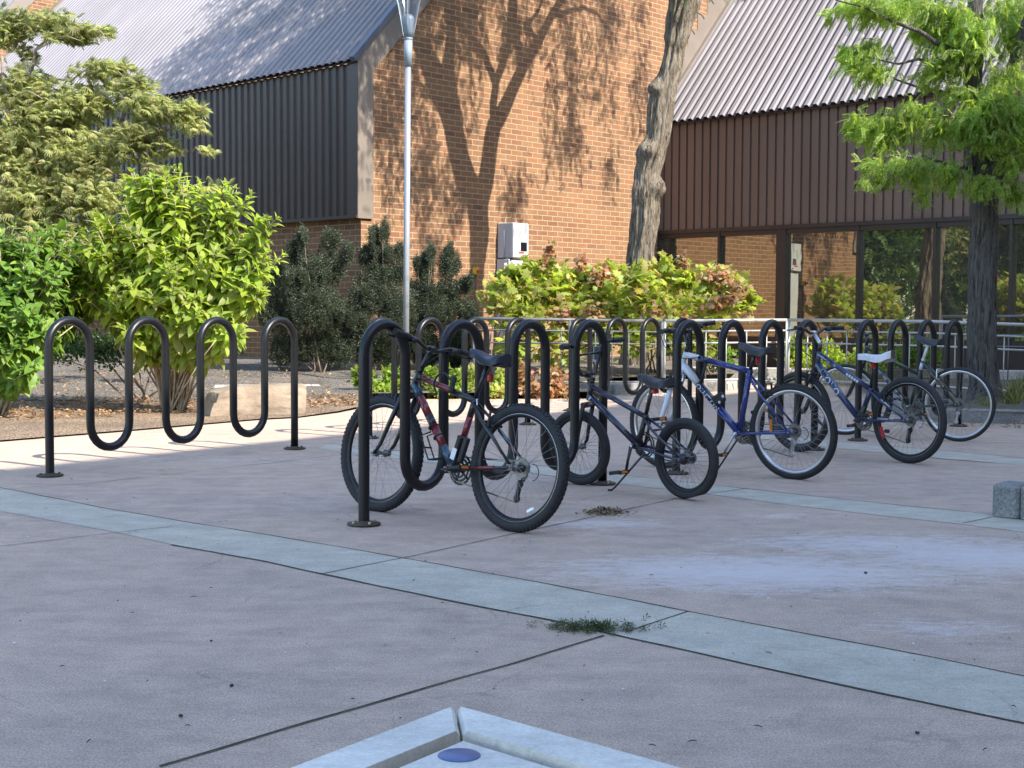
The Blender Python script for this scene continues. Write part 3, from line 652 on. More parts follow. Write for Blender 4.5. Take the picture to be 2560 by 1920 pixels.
while posts[-1]<LRt-2: posts.append(posts[-1]+st)
for i in range(len(posts)-1):
    a,b=posts[i],posts[i+1]; wl=.075 if i!=2 and i!=1 else .075
    fr=MB(); cx=(a+b)/2
    rotw=Matrix.Rotation(math.atan2(r1.y,r1.x),3,'Z')
    def bar(x0,x1,z0,z1,dep=.1): fr.box(I0+r1*((x0+x1)/2)+nf*.05+Vector((0,0,(z0+z1)/2)),(x1-x0,dep,z1-z0),0,rotw)
    wide=.17 if i==2 else .055
    bar(a-wide/2-(.05 if i==2 else 0),a+wide/2,zb,zc-.03,.14); bar(a+wide/2,b-.03,zc-.13,zc-.031); bar(a+wide/2,b-.03,zb,zb+.08)
    if i==0: bar(a+.25,a+.30,zb+.08,zc-.13,.09)
    f=fr.build('window',M['bronze'],bld)
    gl=MB(); o_=nf*(.012); gl.poly([I0+r1*(a+wide/2)+o_+Vector((0,0,zb+.08)),I0+r1*(b-.03)+o_+Vector((0,0,zb+.08)),I0+r1*(b-.03)+o_+Vector((0,0,zc-.13)),I0+r1*(a+wide/2)+o_+Vector((0,0,zc-.13))])
    gl.build('pane',M['glass'],f)
# ---- second building block behind, top left
B2o=CB+d1*(tend+1.6)+d2*2.2
b2=thing('brick_building',B2o,'orange brick gable wall with taupe rake board at the top left, behind the bushy tree','building')
mb=MB(); mb.poly([Vector((0,0,-.3)),d2*16+Vector((0,0,-.3)),d2*16+Vector((0,0,16)),d2*6+Vector((0,0,16)),Vector((0,0,8.6))]); mb.build('brick_wall',M['brick'],b2,uvf=uvb)
mb=MB(); mb.poly([Vector((0,0,-.3)),Vector((0,0,8.6)),d1*14+Vector((0,0,8.6)),d1*14+Vector((0,0,-.3))]); mb.build('brick_wall',M['brick'],b2,uvf=uvb)
u2=(d2*6+Vector((0,0,7.4))).normalized(); r2=(Vector((0,0,1))-u2*u2.z).normalized()
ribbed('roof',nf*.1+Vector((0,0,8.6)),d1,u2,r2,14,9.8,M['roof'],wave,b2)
mb=MB(); slab(nb*.06+Vector((0,0,8.1)),nb*.06+d2*6.1+Vector((0,0,15.6)),nb*.06+d2*6+Vector((0,0,16.2)),nb*.06+Vector((0,0,8.75)),.1,nb,mb); mb.build('rake_board',M['trim'],b2)
# ---- neighbouring building behind the camera's right shoulder: it throws the shade over the plaza
HN=14.; sh=HN/SUN.z*Vector((SUN.x,SUN.y,0)); A0=G(422,1147)+sh
B0=G(1726,1005)+sh; un=(B0-A0).normalized(); A0=Vector((A0.x,A0.y,0)); un=Vector((un.x,un.y,0)).normalized(); rn_=Vector((un.y,-un.x,0))
nbd=thing('brick_building',A0,'tall brick building standing to the right of the plaza, outside the photo','building')
mb=MB(); rz=math.atan2(un.y,un.x); rm=Matrix.Rotation(rz,3,'Z')
mb.box(un*8+rn_*6+Vector((0,0,HN/2)),(76,12,HN),0,rm)
mb.build('wall',M['brick'],nbd,uvf=lambda v:(v.dot(un)+v.dot(rn_),v.z))
mb=MB(); mb.box(un*8+rn_*6+Vector((0,0,HN+.05)),(76.3,12.3,.3),0,rm); mb.build('roof',M['trim'],nbd)
for k in range(-9,14):
    for lv in range(4):
        mb=MB(); mb.box(un*(k*2.6+2)+Vector((0,0,2.+lv*3.2))-rn_*.0,(1.4,.12,1.7),0,rm); f=mb.build('window',M['bronze'],nbd)
        mb=MB(); mb.box(un*(k*2.6+2)+Vector((0,0,2.+lv*3.2))-rn_*.065,(1.25,.02,1.55),0,rm); mb.build('pane',M['glass'],f)
# ================================================================== WAVE RACKS
def rack(A,B,label,n=8,bolts=False,h=1.11,lo=.135):
    A=Vector((A.x,A.y,0));B=Vector((B.x,B.y,0)); u=(B-A).normalized(); L=(B-A).length; s=L/(n-1); r=s/2; rt_=.0302
    t=thing('wave_bike_rack',A,label,'bike rack','wave bike racks on the plaza')
    pts=[Vector((0,0,.0))]; top=h-rt_-r; bot=lo+rt_+r
    for i in range(n):
        x=i*s; z0=bot if (i%2==0) else top
        if i==0: seg=[(x,z) for z in (.02,.3,.6,top)]
        elif i==n-1: seg=[(x,z) for z in (top,.6,.3,.0)]
        elif i%2==0: seg=[(x,bot),(x,(bot+top)/2),(x,top)]
        else: seg=[(x,top),(x,(bot+top)/2),(x,bot)]
        for (x_,z_) in seg: pts.append(u*x_+Vector((0,0,z_)))
        if i<n-1:
            cx=x+r
            for k in range(1,12):
                a=math.pi*k/12
                if i%2==0: pts.append(u*(cx-r*math.cos(a))+Vector((0,0,top+r*math.sin(a))))
                else: pts.append(u*(cx-r*math.cos(a))+Vector((0,0,bot-r*math.sin(a))))
    mb=MB(); mb.tube(pts,rt_,18); mb.build('bent_pipe',M['black'],t)
    for x in (0,L):
        mb=MB(); X=Matrix.Translation(u*x); mb.lathe([(.028,.004),(.088,.004),(.092,.008),(.088,.014),(.036,.016),(.034,.024),(.030,.026)],28,0,X)
        for k in range(4):
            a=k*math.pi/2+.6; mb.lathe([(.0,.026),(.009,.026),(.009,.012)],6,1,X@Matrix.Translation((.064*math.cos(a),.064*math.sin(a),0)))
        mb.build('base_plate',[M['plate'],M['brass'] if bolts else M['plate']],t)
    return t
rack(G(125,1191),G(736.5,1123),'black wave rack with no bicycles, in front of the bright green shrub')
rack(G(910,1313),G(1506,1211),'black wave rack nearest the camera, holding the red and black bicycle',bolts=True)
rack(G(1690,1185),G(2035,1125),'black wave rack holding the blue and white bicycle, middle of the front row')
rack(G(2144,1102),G(2396,1066),'black wave rack with the white-saddled bicycle, beside the right tree trunk')
rack(G(923,1096),G(1319,1062),'wave rack in half sun behind the nearest rack, before the yellow-green plants')
rack(G(1427,1027),G(1724,1004.7),'farthest wave rack, against the railing and leafy bushes')
# ================================================================== BICYCLES
S_STR=.001
def wheel(t,name,X,Rr,tw,knob,rim,nsp,side,rimw=.026,spoke=None,cass=False,stripe=None,refl=None,flatten=0.,rotor=False):
    # rim is the wheel part; tyre, spokes and hub are its pieces
    ri=Rr-tw*.92
    rm_=MB(); rm_.lathe([(ri+.004,-rimw/2),(ri+.004,rimw/2),(ri-.006,rimw/2+.001),(ri-.013,rimw*.42),(ri-.020,.004),(ri-.020,-.004),(ri-.013,-rimw*.42),(ri-.006,-rimw/2-.001)],72,0,X,'y',True)
    if stripe:
        for sg in(-1,1): rm_.lathe([(ri+.003,sg*(rimw/2+.0016)),(ri-S_STR,sg*(rimw/2+.0022))],72,1,X,'y')
    w_=rm_.build(name,[rim,stripe or rim],t)
    ty=MB(); c=Rr-tw/2; seg=96; m=14; vs=[];fs=[]
    for k in range(seg):
        a=2*math.pi*k/seg
        for j in range(m):
            b=2*math.pi*j/m; rr=c+tw/2*math.cos(b); yy=tw/2*1.02*math.sin(b)
            p=Vector((rr*math.cos(a),yy,rr*math.sin(a)))
            if flatten and p.z<-(Rr-flatten): p=Vector((p.x,p.y*1.25,-(Rr-flatten)))
            vs.append(p)
    for k in range(seg):
        for j in range(m): fs.append((k*m+j,k*m+(j+1)%m,((k+1)%seg)*m+(j+1)%m,((k+1)%seg)*m+j))
    ty.add(vs,fs,0,True,X)
    if knob:
        nk=78
        for k in range(nk):
            a=2*math.pi*k/nk
            for (ph,off,sx) in ((.62,0,.014),(-.62,0,.014),(.2,.5,.011),(-.2,.5,.011)):
                aa=a+off*2*math.pi/nk; rr=c+tw/2*math.cos(ph); yy=tw/2*math.sin(ph)
                rot=Matrix.Rotation(-aa,3,'Y')@Matrix.Rotation(ph,3,'Z')
                pos=Vector((rr*math.cos(aa),yy,rr*math.sin(aa)))
                if flatten and pos.z<-(Rr-flatten-.006): continue
                ty.box(pos,(.009,.011,sx),0,rot,X)
    ty.build('tyre',M['tyre'],w_)
    hb=MB(); fl=.022; fw=.034
    hb.lathe([(0,-.052),(.007,-.052),(.007,-fw-.003),(fl,-fw-.002),(fl,-fw+.002),(.011,-fw+.005),(.010,fw-.005),(fl,fw-.002),(fl,fw+.002),(.007,fw+.003),(.007,.052),(0,.052)],18,0,X,'y')
    hb.tube([X@Vector((0,-.07,0)),X@Vector((0,.07,0))],.0048,8,0)
    for sg in(-1,1): hb.lathe([(0,sg*.073),(.009,sg*.073),(.009,sg*.062),(0,sg*.062)],6,0,X,'y')
    hb.build('hub',M['steel'] if not cass else M['steel'],w_)
    sp=MB()
    for k in range(nsp):
        sg=1 if k%2 else -1; a=2*math.pi*k/nsp; cross=(1 if (k//2)%2 else -1)*1.15
        p0=Vector((fl*.9*math.cos(a+cross),sg*fw,fl*.9*math.sin(a+cross))); p1=Vector(((ri-.018)*math.cos(a),0,(ri-.018)*math.sin(a)))
        sp.tube([p0,p1],.00125,4,0,False,X)
    v=sp.build('spokes',spoke or M['spoke'],w_)
    if refl:
        for (ang,rr,mt_) in refl:
            rb=MB(); rb.bbox(Vector((rr*math.cos(ang),.004,rr*math.sin(ang))),(.022,.012,.055),.005,0,Matrix.Rotation(-ang,3,'Y'),X); rb.build('reflector',mt_,w_)
    if rotor: pass
    return w_
def smooth(pts,k=6):
    K=[Vector(p) for p in pts]; out=[]
    for i in range(len(K)-1):
        p0=K[max(i-1,0)];p1=K[i];p2=K[i+1];p3=K[min(i+2,len(K)-1)]
        for j in range(k):
            t=j/k; out.append(.5*((2*p1)+(p2-p0)*t+(2*p0-5*p1+4*p2-p3)*t*t+(3*p1-p0-3*p2+p3)*t**3))
    return out+[K[-1]]
def lerp(a,b,t): return Vector(a).lerp(Vector(b),t)
def colour_tube(mb,p0,p1,r0,r1,secs,seg=14,X=None):
    for (a,b,mi) in secs: mb.tube([lerp(p0,p1,a),lerp(p0,p1,b)],[r0+(r1-r0)*a,r0+(r1-r0)*b],seg,mi,True,X)
def saddle(t,nose,tail,mats,w=.075,white=False,tip=.018):
    mb=MB(); n=16; m=11; nose=Vector(nose);tail=Vector(tail); vs=[];fs=[];mis=[]
    ax=(nose-tail); L=ax.length; ax.normalize(); upv=Vector((-ax.z,0,ax.x))
    for i in range(n+1):
        s=i/n # 0 tail ..1 nose
        hw=w*(1-.02*s) if s<.22 else tip+(w-tip)*max(0,1-(s-.22)/.62)**1.35
        if s<.12: hw*=math.sqrt(max(.2,1-((.12-s)/.13)**2))
        if s>.94: hw*=.8
        dip=-.016*math.sin(math.pi*min(1,s/.75))+(.012*(1-s/.2) if s<.2 else 0)
        dp=(.036 if s<.4 else .036-.012*(s-.4)/.6)*(1.25 if white else 1)
        for j in range(m+1):
            a=math.pi*j/m; y=hw*math.cos(a)*(1 if j not in(0,m) else 1); z=(math.sin(a)**.6)*.020+dip
            if j in(0,m): z=-dp+dip
            if j in(1,m-1): z=-.002+dip
            vs.append(tail+ax*(L*s)+upv*z+Vector((0,y,0)))
    mb_=[]
    for i in range(n):
        for j in range(m):
            a=i*(m+1)+j; fs.append((a,a+m+1,a+m+2,a+1)); mis.append(1 if (white and (j<=2 or j>=m-3)) else 0)
    for f,mi in zip(fs,mis): pass
    b=len(mb.v); mb.add(vs,fs,0,True)
    for k,mi in enumerate(mis): mb.m[len(mb.m)-len(mis)+k]=mi
    mb.f.append([b+k for k in range(m+1)]); mb.m.append(0); mb.sm.append(False)
    mb.f.append([b+n*(m+1)+k for k in range(m+1)][::-1]); mb.m.append(0); mb.sm.append(False)
    o=mb.build('saddle',mats,t)
    r=MB()
    for sg in(-1,1): r.tube([tail+ax*.03+upv*-.025+Vector((0,sg*.035,0)),tail+ax*(L*.35)+upv*-.05+Vector((0,sg*.022,0)),tail+ax*(L*.62)+upv*-.05+Vector((0,sg*.022,0)),nose-ax*.03+upv*-.02+Vector((0,sg*.008,0))],.0035,6)
    r.build('saddle_rail',M['steel'],o); return o
FONT=None
def text_on_tube(t,txt,p0,p1,s0,s1,r,mat,size,name='lettering',flip=False,bold=.0):
    # writing wrapped on the left (+y) face of a tube from p0 to p1, between fractions s0..s1
    cu=bpy.data.curves.new('txt','FONT'); cu.body=txt; cu.size=1.; cu.offset=bold; cu.resolution_u=3; ob=bpy.data.objects.new('txt',cu); COL.objects.link(ob)
    dg=bpy.context.evaluated_depsgraph_get(); me=bpy.data.meshes.new_from_object(ob.evaluated_get(dg)); bpy.data.objects.remove(ob)
    xs=[v.co.x for v in me.vertices]; ys=[v.co.y for v in me.vertices]; x0,x1=min(xs),max(xs); y0,y1=min(ys),max(ys)
    P0=Vector(p0);P1=Vector(p1); d=(P1-P0); L=d.length; d.normalize(); nrm=Vector((-d.z,0,d.x)); 
    if nrm.z<0: nrm=-nrm
    vs=[]
    for v in me.vertices:
        s=s0+(s1-s0)*((v.co.x-x0)/(x1-x0)); h=((v.co.y-y0)/(y1-y0)-.5)*size; a=h/r
        vs.append(P0+d*(s*L)+nrm*(math.sin(a)*(r+.0012))+Vector((0,math.cos(a)*(r+.0012),0)))
    mb=MB(); mb.add(vs,[list(p.vertices) for p in me.polygons],0,False); return mb.build(name,mat,t)
def bike(name,R0,hd,lean,S,label,group=None):
    u=(hd-R0); u.z=0; rz=math.atan2(u.y,u.x)
    t=thing('bicycle',(R0.x,R0.y,0),label,'bicycle',None,rz,R(lean))
    Rr=S['R'];WB=S['WB'];bb=S['bb'];sc=S['sc'];ht=S['ht'];hb=S['hb']; V3=lambda p,y=0:Vector((p[0],y,p[1]))
    ax=(V3(ht)-V3(hb)).normalized(); st=R(S.get('steer',0))
    piv=V3(hb); X=Matrix.Translation(piv)@Matrix.Rotation(st,4,ax)@Matrix.Translation(-piv)
    rh=Vector((0,0,Rr)); fh=Vector((WB,0,Rr)); rt_=S.get('tr',.0165)
    fmats=S['mats']
    fr=MB()
    if S.get('ttj'): tt1=V3(S['ttj'])
    else: tt1=V3(sc)-Vector((0,0,.012))
    h1=V3(ht)-ax*.022; h2=V3(hb)+ax*.03
    colour_tube(fr,h1,tt1,rt_*1.05,rt_*.95,S['top']); colour_tube(fr,h2,V3(bb),rt_*1.3,rt_*1.2,S['down'])
    colour_tube(fr,V3(bb),V3(sc),rt_,rt_,S['seat'])
    fr.tube([V3(hb),V3(ht)],.0185,14,S.get('hm',0)); fr.tube([V3(bb,-.037),V3(bb,.037)],.021,14,0)
    do=S.get('drop',.066)
    for sg in(-1,1):
        s_top=V3(sc,sg*.017)-Vector((0,0,S.get('sdown',.02)))
        mid=lerp(s_top,rh+Vector((0,sg*do,0)),.3); mid.y=sg*.05
        fr.tube([s_top,mid,rh+Vector((.012,sg*do,.02))],[.0095,.0085,.0075],8,S['stay'])
        cm=lerp(V3(bb,sg*.03),rh,.3); cm.y=sg*.045
        fr.tube([V3(bb,sg*.028),cm,rh+Vector((.015,sg*do,-.004))],[.0105,.0105,.0085],8,S['chain'])
        fr.bbox(rh+Vector((.006,sg*do,0)),(.05,.006,.035),.003,S['stay'])
    br_=lerp(V3(sc),rh,.34); fr.tube([br_+Vector((0,-.05,0)),br_+Vector((0,.05,0))],.007,8,S['stay'])
    fo=fr.build('frame',fmats,t)
    # fork (turns with the bars)
    fk=MB(); crown=V3(hb)-ax*.03; fo_m=S['forkmats']
    susp=S.get('susp',False)
    fk.bbox(crown,(.045,.135,.03),.01,0,Matrix.Rotation(-math.atan2(ax.x,ax.z)*-1,3,'Y'),X)
    for sg in(-1,1):
        c0=crown+Vector((0,sg*.055,0)); c1=fh+Vector((-.012,sg*.055,0))
        if susp:
            fk.tube([X@c0,X@lerp(c0,c1,.42)],.0125,12,1); fk.tube([X@lerp(c0,c1,.36),X@lerp(c0,c1,.9),X@c1],[.0195,.018,.013],12,0)
        else:
            fk.tube([X@c0,X@lerp(c0,c1,.5),X@(lerp(c0,c1,.85)+Vector((-.006,0,0))),X@(fh+Vector((0,sg*.052,0)))],[.0165,.014,.0115,.009],12,0)
        fk.bbox(fh+Vector((-.004,sg*.055,0)),(.03,.007,.034),.003,0,None,X)
    if susp:
        a0_=crown.lerp(fh,.36); arch=[]
        for k in range(9):
            a=math.pi*k/8; arch.append(X@(a0_+Vector((.03*math.sin(a),.055*math.cos(a),.03+.035*math.sin(a)))))
        fk.tube(arch,.009,8,0)
    fk.build('fork',fo_m,t)
    if S.get('brakes',True) and True:
        bk=MB(); fb=MB()
        for sg in(-1,1):
            b0=lerp(V3(sc),rh,.40)+Vector((-.012,sg*.042,0)); bk.bbox(b0+Vector((0,0,.035)),(.014,.014,.085),.004,0,Matrix.Rotation(sg*.12,3,'X')); bk.bbox(b0+Vector((-.005,-sg*.012,.0)),(.055,.012,.014),.003,1)
            c=crown.lerp(fh,.22)+Vector((.028,sg*.045,0)); fb.bbox(c+Vector((0,0,.03)),(.014,.014,.085),.004,0,Matrix.Rotation(sg*.12,3,'X'),X); fb.bbox(c+Vector((.0,-sg*.013,0)),(.014,.012,.055),.003,1,None,X)
        b0=lerp(V3(sc),rh,.40)+Vector((-.012,0,.075)); bk.tube([b0+Vector((0,-.04,0)),b0+Vector((0,.045,0))],.003,6,0)
        cf=crown.lerp(fh,.22)+Vector((.028,0,.072)); fb.tube([X@(cf+Vector((0,-.045,0))),X@(cf+Vector((0,.05,0)))],.003,6,0)
        for q_ in(bk,fb): q_.build('rim_brake',[M['alu'] if S.get('alubrake') else M['plast'],M['plast']],t)
    wheel(t,'wheel',Matrix.Translation(rh)@Matrix.Rotation(.3,4,'Y'),Rr,S['tw'],S['knob'],S['rim'],S['nsp'],0,S.get('rimw',.026),S.get('spoke'),True,S.get('stripe'),S.get('reflr'),S.get('flat',0))
    wheel(t,'wheel',X@Matrix.Translation(fh)@Matrix.Rotation(.9,4,'Y'),S.get('Rf',Rr) if not S.get('Rf') else S['Rf'],S.get('twf',S['tw']),S['knob'],S.get('rimf',S['rim']),S['nsp'],0,S.get('rimw',.026),S.get('spoke'),False,S.get('stripe'),S.get('reflf'),S.get('flatf',0))
    # seat post and saddle
    sn,stl=S['nose'],S['tail']; mid=(Vector((sn[0],0,sn[1]))+Vector((stl[0],0,stl[1])))/2+Vector((S.get('clampx',0.),0,-.045))
    ps=MB(); ps.tube([V3(sc)-Vector((0,0,.03)),V3(sc)+Vector((0,0,.004))],.0195,12,1); ps.tube([V3(sc),mid+Vector((0,0,.005))],.0135,12,0); ps.bbox(mid,(.045,.05,.022),.005,0); ps.build('seat_post',[S.get('post',M['bblk']),S.get('collar',M['bblk'])],t)
    saddle(t,V3(sn),V3(stl),S['sad'],S.get('sw',.074),S.get('sadw',False),S.get('tip',.02))
    # stem and handlebar
    bc=V3(S['bar']); sm=MB(); kn=V3(ht)+ax*S.get('quill',.03)
    sm.tube([X@V3(ht),X@kn],.0165,12,1); sm.tube([X@(kn-ax*.005),X@kn.lerp(bc,.15),X@bc],[.0165,.016,.015],12,0); sm.tube([X@(bc+Vector((0,-.025,0))),X@(bc+Vector((0,.025,0)))],.021,12,0)
    sm.build('stem',[S.get('stemm',M['bblk']),S.get('spacer',M['bblk'])],t)
    XB=X@Matrix.Translation(bc)@Matrix.Rotation(R(S.get('bartilt',0)),4,'X')
    hbm=MB(); gm=MB(); bl=MB(); W=S.get('barw',.31); typ=S.get('bartype','riser'); gl_=.115
    for sg in(-1,1):
        if typ=='bmx':
            path=[(0,0,0),(0,sg*.05,0),(0,sg*.085,.02),(-.005,sg*.15,.17),(-.012,sg*.19,.2),(-.03,sg*.25,.205),(-.05,sg*W,.208)]
        else:
            ri_=S.get('rise',.035); sw=S.get('sweep',.035)
            path=[(0,0,0),(0,sg*.05,0),(0,sg*.10,ri_*.6),(-.003,sg*.14,ri_),(-sw*.4,sg*.22,ri_*1.05),(-sw,sg*W,ri_*1.1)]
        hbm.tube([XB@p for p in smooth(path,5)],.0125 if typ!='bmx' else .0115,10)
        e1=Vector(path[-1]); e0=e1.lerp(Vector(path[-2]),min(1,gl_/(e1-Vector(path[-2])).length))
        g_=MB(); g_.tube([XB@e0,XB@(e0.lerp(e1,.05)),XB@(e0.lerp(e1,.94)),XB@(e1+(e1-e0)*.03)],[.0185,.0165,.0165,.0185],12); 
        gm=g_
        S.setdefault('_g',[]).append(g_)
        if S.get('levers',True):
            bl=MB(); S.setdefault('_b',[]).append(bl)
            q=e0+Vector((0,-sg*.02,0)); bl.bbox(q+Vector((.012,0,0)),(.04,.032,.03),.006,0,None,XB)
            bl.tube([XB@(q+Vector((.03,-sg*.005,-.003))),XB@(q+Vector((.055,sg*.03,-.012))),XB@(q+Vector((.048,sg*.075,-.016))),XB@(q+Vector((.04,sg*.12,-.018)))],[.006,.0065,.006,.005],8,1)
            if S.get('shifters',True): bl.bbox(q+Vector((.006,-sg*.04,-.012)),(.05,.045,.03),.01,0,None,XB)
    if typ=='bmx': hbm.tube([XB@Vector((-.003,-.135,.135)),XB@Vector((-.003,.135,.135))],.0085,8)
    ho=hbm.build('handlebar',S.get('barm',M['bblk']),t)
    for g_ in S['_g']: g_.build('grip',S.get('gripm',M['plast']),ho)
    for b_ in S.get('_b',[]): b_.build('brake_lever',[M['plast'],S.get('leverm',M['plast'])],ho)
    if S.get('levers',True):
        cb=MB(); 
        for sg,dd in((1,.10),(-1,.12),(1,.15)):
            q=XB@Vector((.03,sg*(W-gl_-.03),.02)); e=V3(ht)+Vector((.03,sg*.02,-.03)); f=lerp(V3(ht),V3(sc),.25)+Vector((0,sg*.018,0))
            P=[]
            ctrl=[q,q+Vector((dd,-sg*.03,-.02)),e+Vector((.06+dd*.4,sg*.05,.05)),e+Vector((.05,sg*.03,-.07)),f]
            for k in range(17):
                s=k/16; c=[Vector(x) for x in ctrl]
                while len(c)>1: c=[c[i].lerp(c[i+1],s) for i in range(len(c)-1)]
                P.append(c[0])
            cb.tube(P,.0028,6)
        cb.build('cables',M['plast'],t)
    # drive train, on the right (-y) side
    cr=MB(); yy=-.047; B=V3(bb); rings=S.get('rings',(.088,.070,.05))
    for k,rr in enumerate(rings):
        n=int(rr*2*math.pi/.0127); prof=[]; vs=[];fs=[]
        XX=Matrix.Translation(B+Vector((0,yy-.006+k*.006,0)))
        cr.lathe([(rr-.013,-.0012),(rr-.001,-.0012),(rr-.001,.0012),(rr-.013,.0012)],n,0,XX,'y',True)
        for q in range(n):
            a=2*math.pi*q/n; cr.box((rr*math.cos(a),0,rr*math.sin(a)),(.006,.002,.005),0,Matrix.Rotation(-a,3,'Y'),XX)
    for q in range(5):
        a=2*math.pi*q/5; cr.tube([B+Vector((0,yy,0)),B+Vector((math.cos(a)*(rings[0]-.01),yy,math.sin(a)*(rings[0]-.01)))],.007,6)
    if S.get('guard'): cr.lathe([(rings[0]+.004,-.002),(rings[0]+.012,-.002),(rings[0]+.012,.002),(rings[0]+.004,.002)],40,2,Matrix.Translation(B+Vector((0,yy-.012,0))),'y',True)
    ca=R(S.get('crank',180)); ped=[]
    for sg in(1,-1):
        a=ca if sg==1 else ca+math.pi; e=B+Vector((S.get('cl',.17)*math.cos(a),sg*.078,S.get('cl',.17)*math.sin(a)))
        cr.tube([B+Vector((0,sg*.045,0)),B+Vector((0,sg*.066,0))],.014,10,1)
        cr.tube([B+Vector((0,sg*.066,0)),lerp(B+Vector((0,sg*.07,0)),e,.5),e],[.014,.0105,.011],10,1,True,None,False,.75)
        cr.lathe([(0,sg*.074),(.011,sg*.074),(.012,sg*.066)],12,3,Matrix.Translation((B.x,0,B.z)),'y')
        ped.append((sg,e))
    co_=cr.build('crankset',[M['steel'] if not S.get('blkring') else M['bblk'],S.get('crankm',M['bblk']),M['plast'],M['chrome']],t)
    for sg,e in ped:
        pd=MB(); c=e+Vector((0,sg*.062,0)); pr=Matrix.Rotation(R(S.get('pedrot',8)),3,'Y')
        for xx in(-.042,.042): pd.bbox(c+pr@Vector((xx,0,0)),(.012,.092,.024),.003,0,pr)
        for y_ in(-.04,0,.04): pd.bbox(c+pr@Vector((0,y_,0)),(.078,.011,.018),.003,0,pr)
        pd.tube([e,c+Vector((0,sg*.045,0))],.007,8,0)
        for xx in(-.049,.049): pd.bbox(c+pr@Vector((xx,0,0)),(.004,.05,.014),.001,1,pr)
        pd.build('pedal',[M['plast'],M['amber']],co_)
    cs=MB(); Rh=rh
    ncg=S.get('cogs',7)
    for k in range(ncg):
        rr=.024+(S.get('cogR',.056)-.024)*(k/max(1,ncg-1)); n=int(rr*2*math.pi/.0127*2); XX=Matrix.Translation(Rh+Vector((0,-.048+k*.0045,0)))
        prof=[(rr*.55,-.0011),(rr,-.0009),(rr,.0009),(rr*.55,.0011)]; vs=[];fs=[]
        for q in range(n):
            a=2*math.pi*q/n; f_=1. if q%2 else .91
            for (r_,h) in prof: vs.append((r_*(f_ if r_==rr else 1)*math.cos(a),h,r_*(f_ if r_==rr else 1)*math.sin(a)))
        for q in range(n):
            for i in range(3): fs.append((q*4+i,((q+1)%n)*4+i,((q+1)%n)*4+i+1,q*4+i+1))
        cs.add(vs,fs,0,False,XX)
    cs.lathe([(0,-.055),(.018,-.052),(.02,-.02)],16,0,Matrix.Translation(Rh),'y'); cs.build('cassette',S.get('cogm',M['steel']),t)
    # chain
    ch=MB(); rc=rings[min(1,len(rings)-1)]; rg=.035; yc=-.045
    def link(a,b):
        L=(b-a).length; k=int(L/.0127)
        for i in range(k):
            p=a.lerp(b,(i+.5)/k); d=(b-a).normalized(); ch.box(p,(.0105,.007 if i%2 else .0045,.0075),0,Matrix.Rotation(-math.atan2(d.z,d.x),3,'Y'))
    T1=B+Vector((0,yc,rc)); T2=Rh+Vector((0,yc,rg)); link(T2,T1)
    for k in range(14):
        a=math.pi/2-math.pi*k/13; ch.box(B+Vector((rc*math.cos(a),yc,rc*math.sin(a))),(.0105,.007,.0075),0,Matrix.Rotation(-(a-math.pi/2),3,'Y'))
    for k in range(8):
        a=math.pi/2+math.pi*k/7; ch.box(Rh+Vector((rg*math.cos(a),yc,rg*math.sin(a))),(.0105,.007,.0075),0,Matrix.Rotation(-(a-math.pi/2),3,'Y'))
    if S.get('derail',True):
        J1=Rh+Vector((.02,yc,-.085)); J2=Rh+Vector((.035,yc,-.165))
        link(J2+Vector((.0,0,-.022)),B+Vector((0,yc,-rc))); link(J1+Vector((-.02,0,0)),Rh+Vector((-.0,yc,-rg))); link(J1+Vector((.02,0,.0)),J2+Vector((.02,0,0)))
        dr=MB(); dr.tube([Rh+Vector((.0,-.07,-.012)),Rh+Vector((.01,-.066,-.045)),J1+Vector((.0,-.012,.01))],[.010,.014,.010],8,0)
        dr.bbox((J1+J2)/2+Vector((0,-.006,0)),(.02,.003,.10),.001,0,Matrix.Rotation(-.18,3,'Y')); dr.bbox((J1+J2)/2+Vector((0,.007,0)),(.02,.003,.10),.001,0,Matrix.Rotation(-.18,3,'Y'))
        for J in(J1,J2): dr.lathe([(.004,-.004),(.021,-.004),(.021,.004),(.004,.004)],12,0,Matrix.Translation(J),'y',True)
        P=[]
        for k in range(11):
            a=-math.pi/2*.9+math.pi*k/10*.95; P.append(Rh+Vector((-.035-.045*math.cos(a),-.07,-.02+.045*math.sin(a))))
        dr.tube(P,.0025,6,1); dr.build('derailleur',[S.get('derm',M['plast']),M['plast']],t)
    else: link(B+Vector((0,yc,-rc)),Rh+Vector((0,yc,-rg)))
    ch.build('chain',M['steel'],t)
    if S.get('kick'):
        k0,k1=S['kick']; kk=MB(); kk.tube([V3(k0,.05),V3(k1,.05).lerp(V3(k0,.05),.08)+Vector((0,.0,0)),V3(k1,S.get('kicky',.16))],[.0075,.007,.006],8); 
        kk.tube([V3(k1,S.get('kicky',.16)),V3((k1[0]+.02,k1[1]-.001),S.get('kicky',.16)+.015)],.0075,8); kk.build('kickstand',M['bblk'],t)
    return t,X,XB
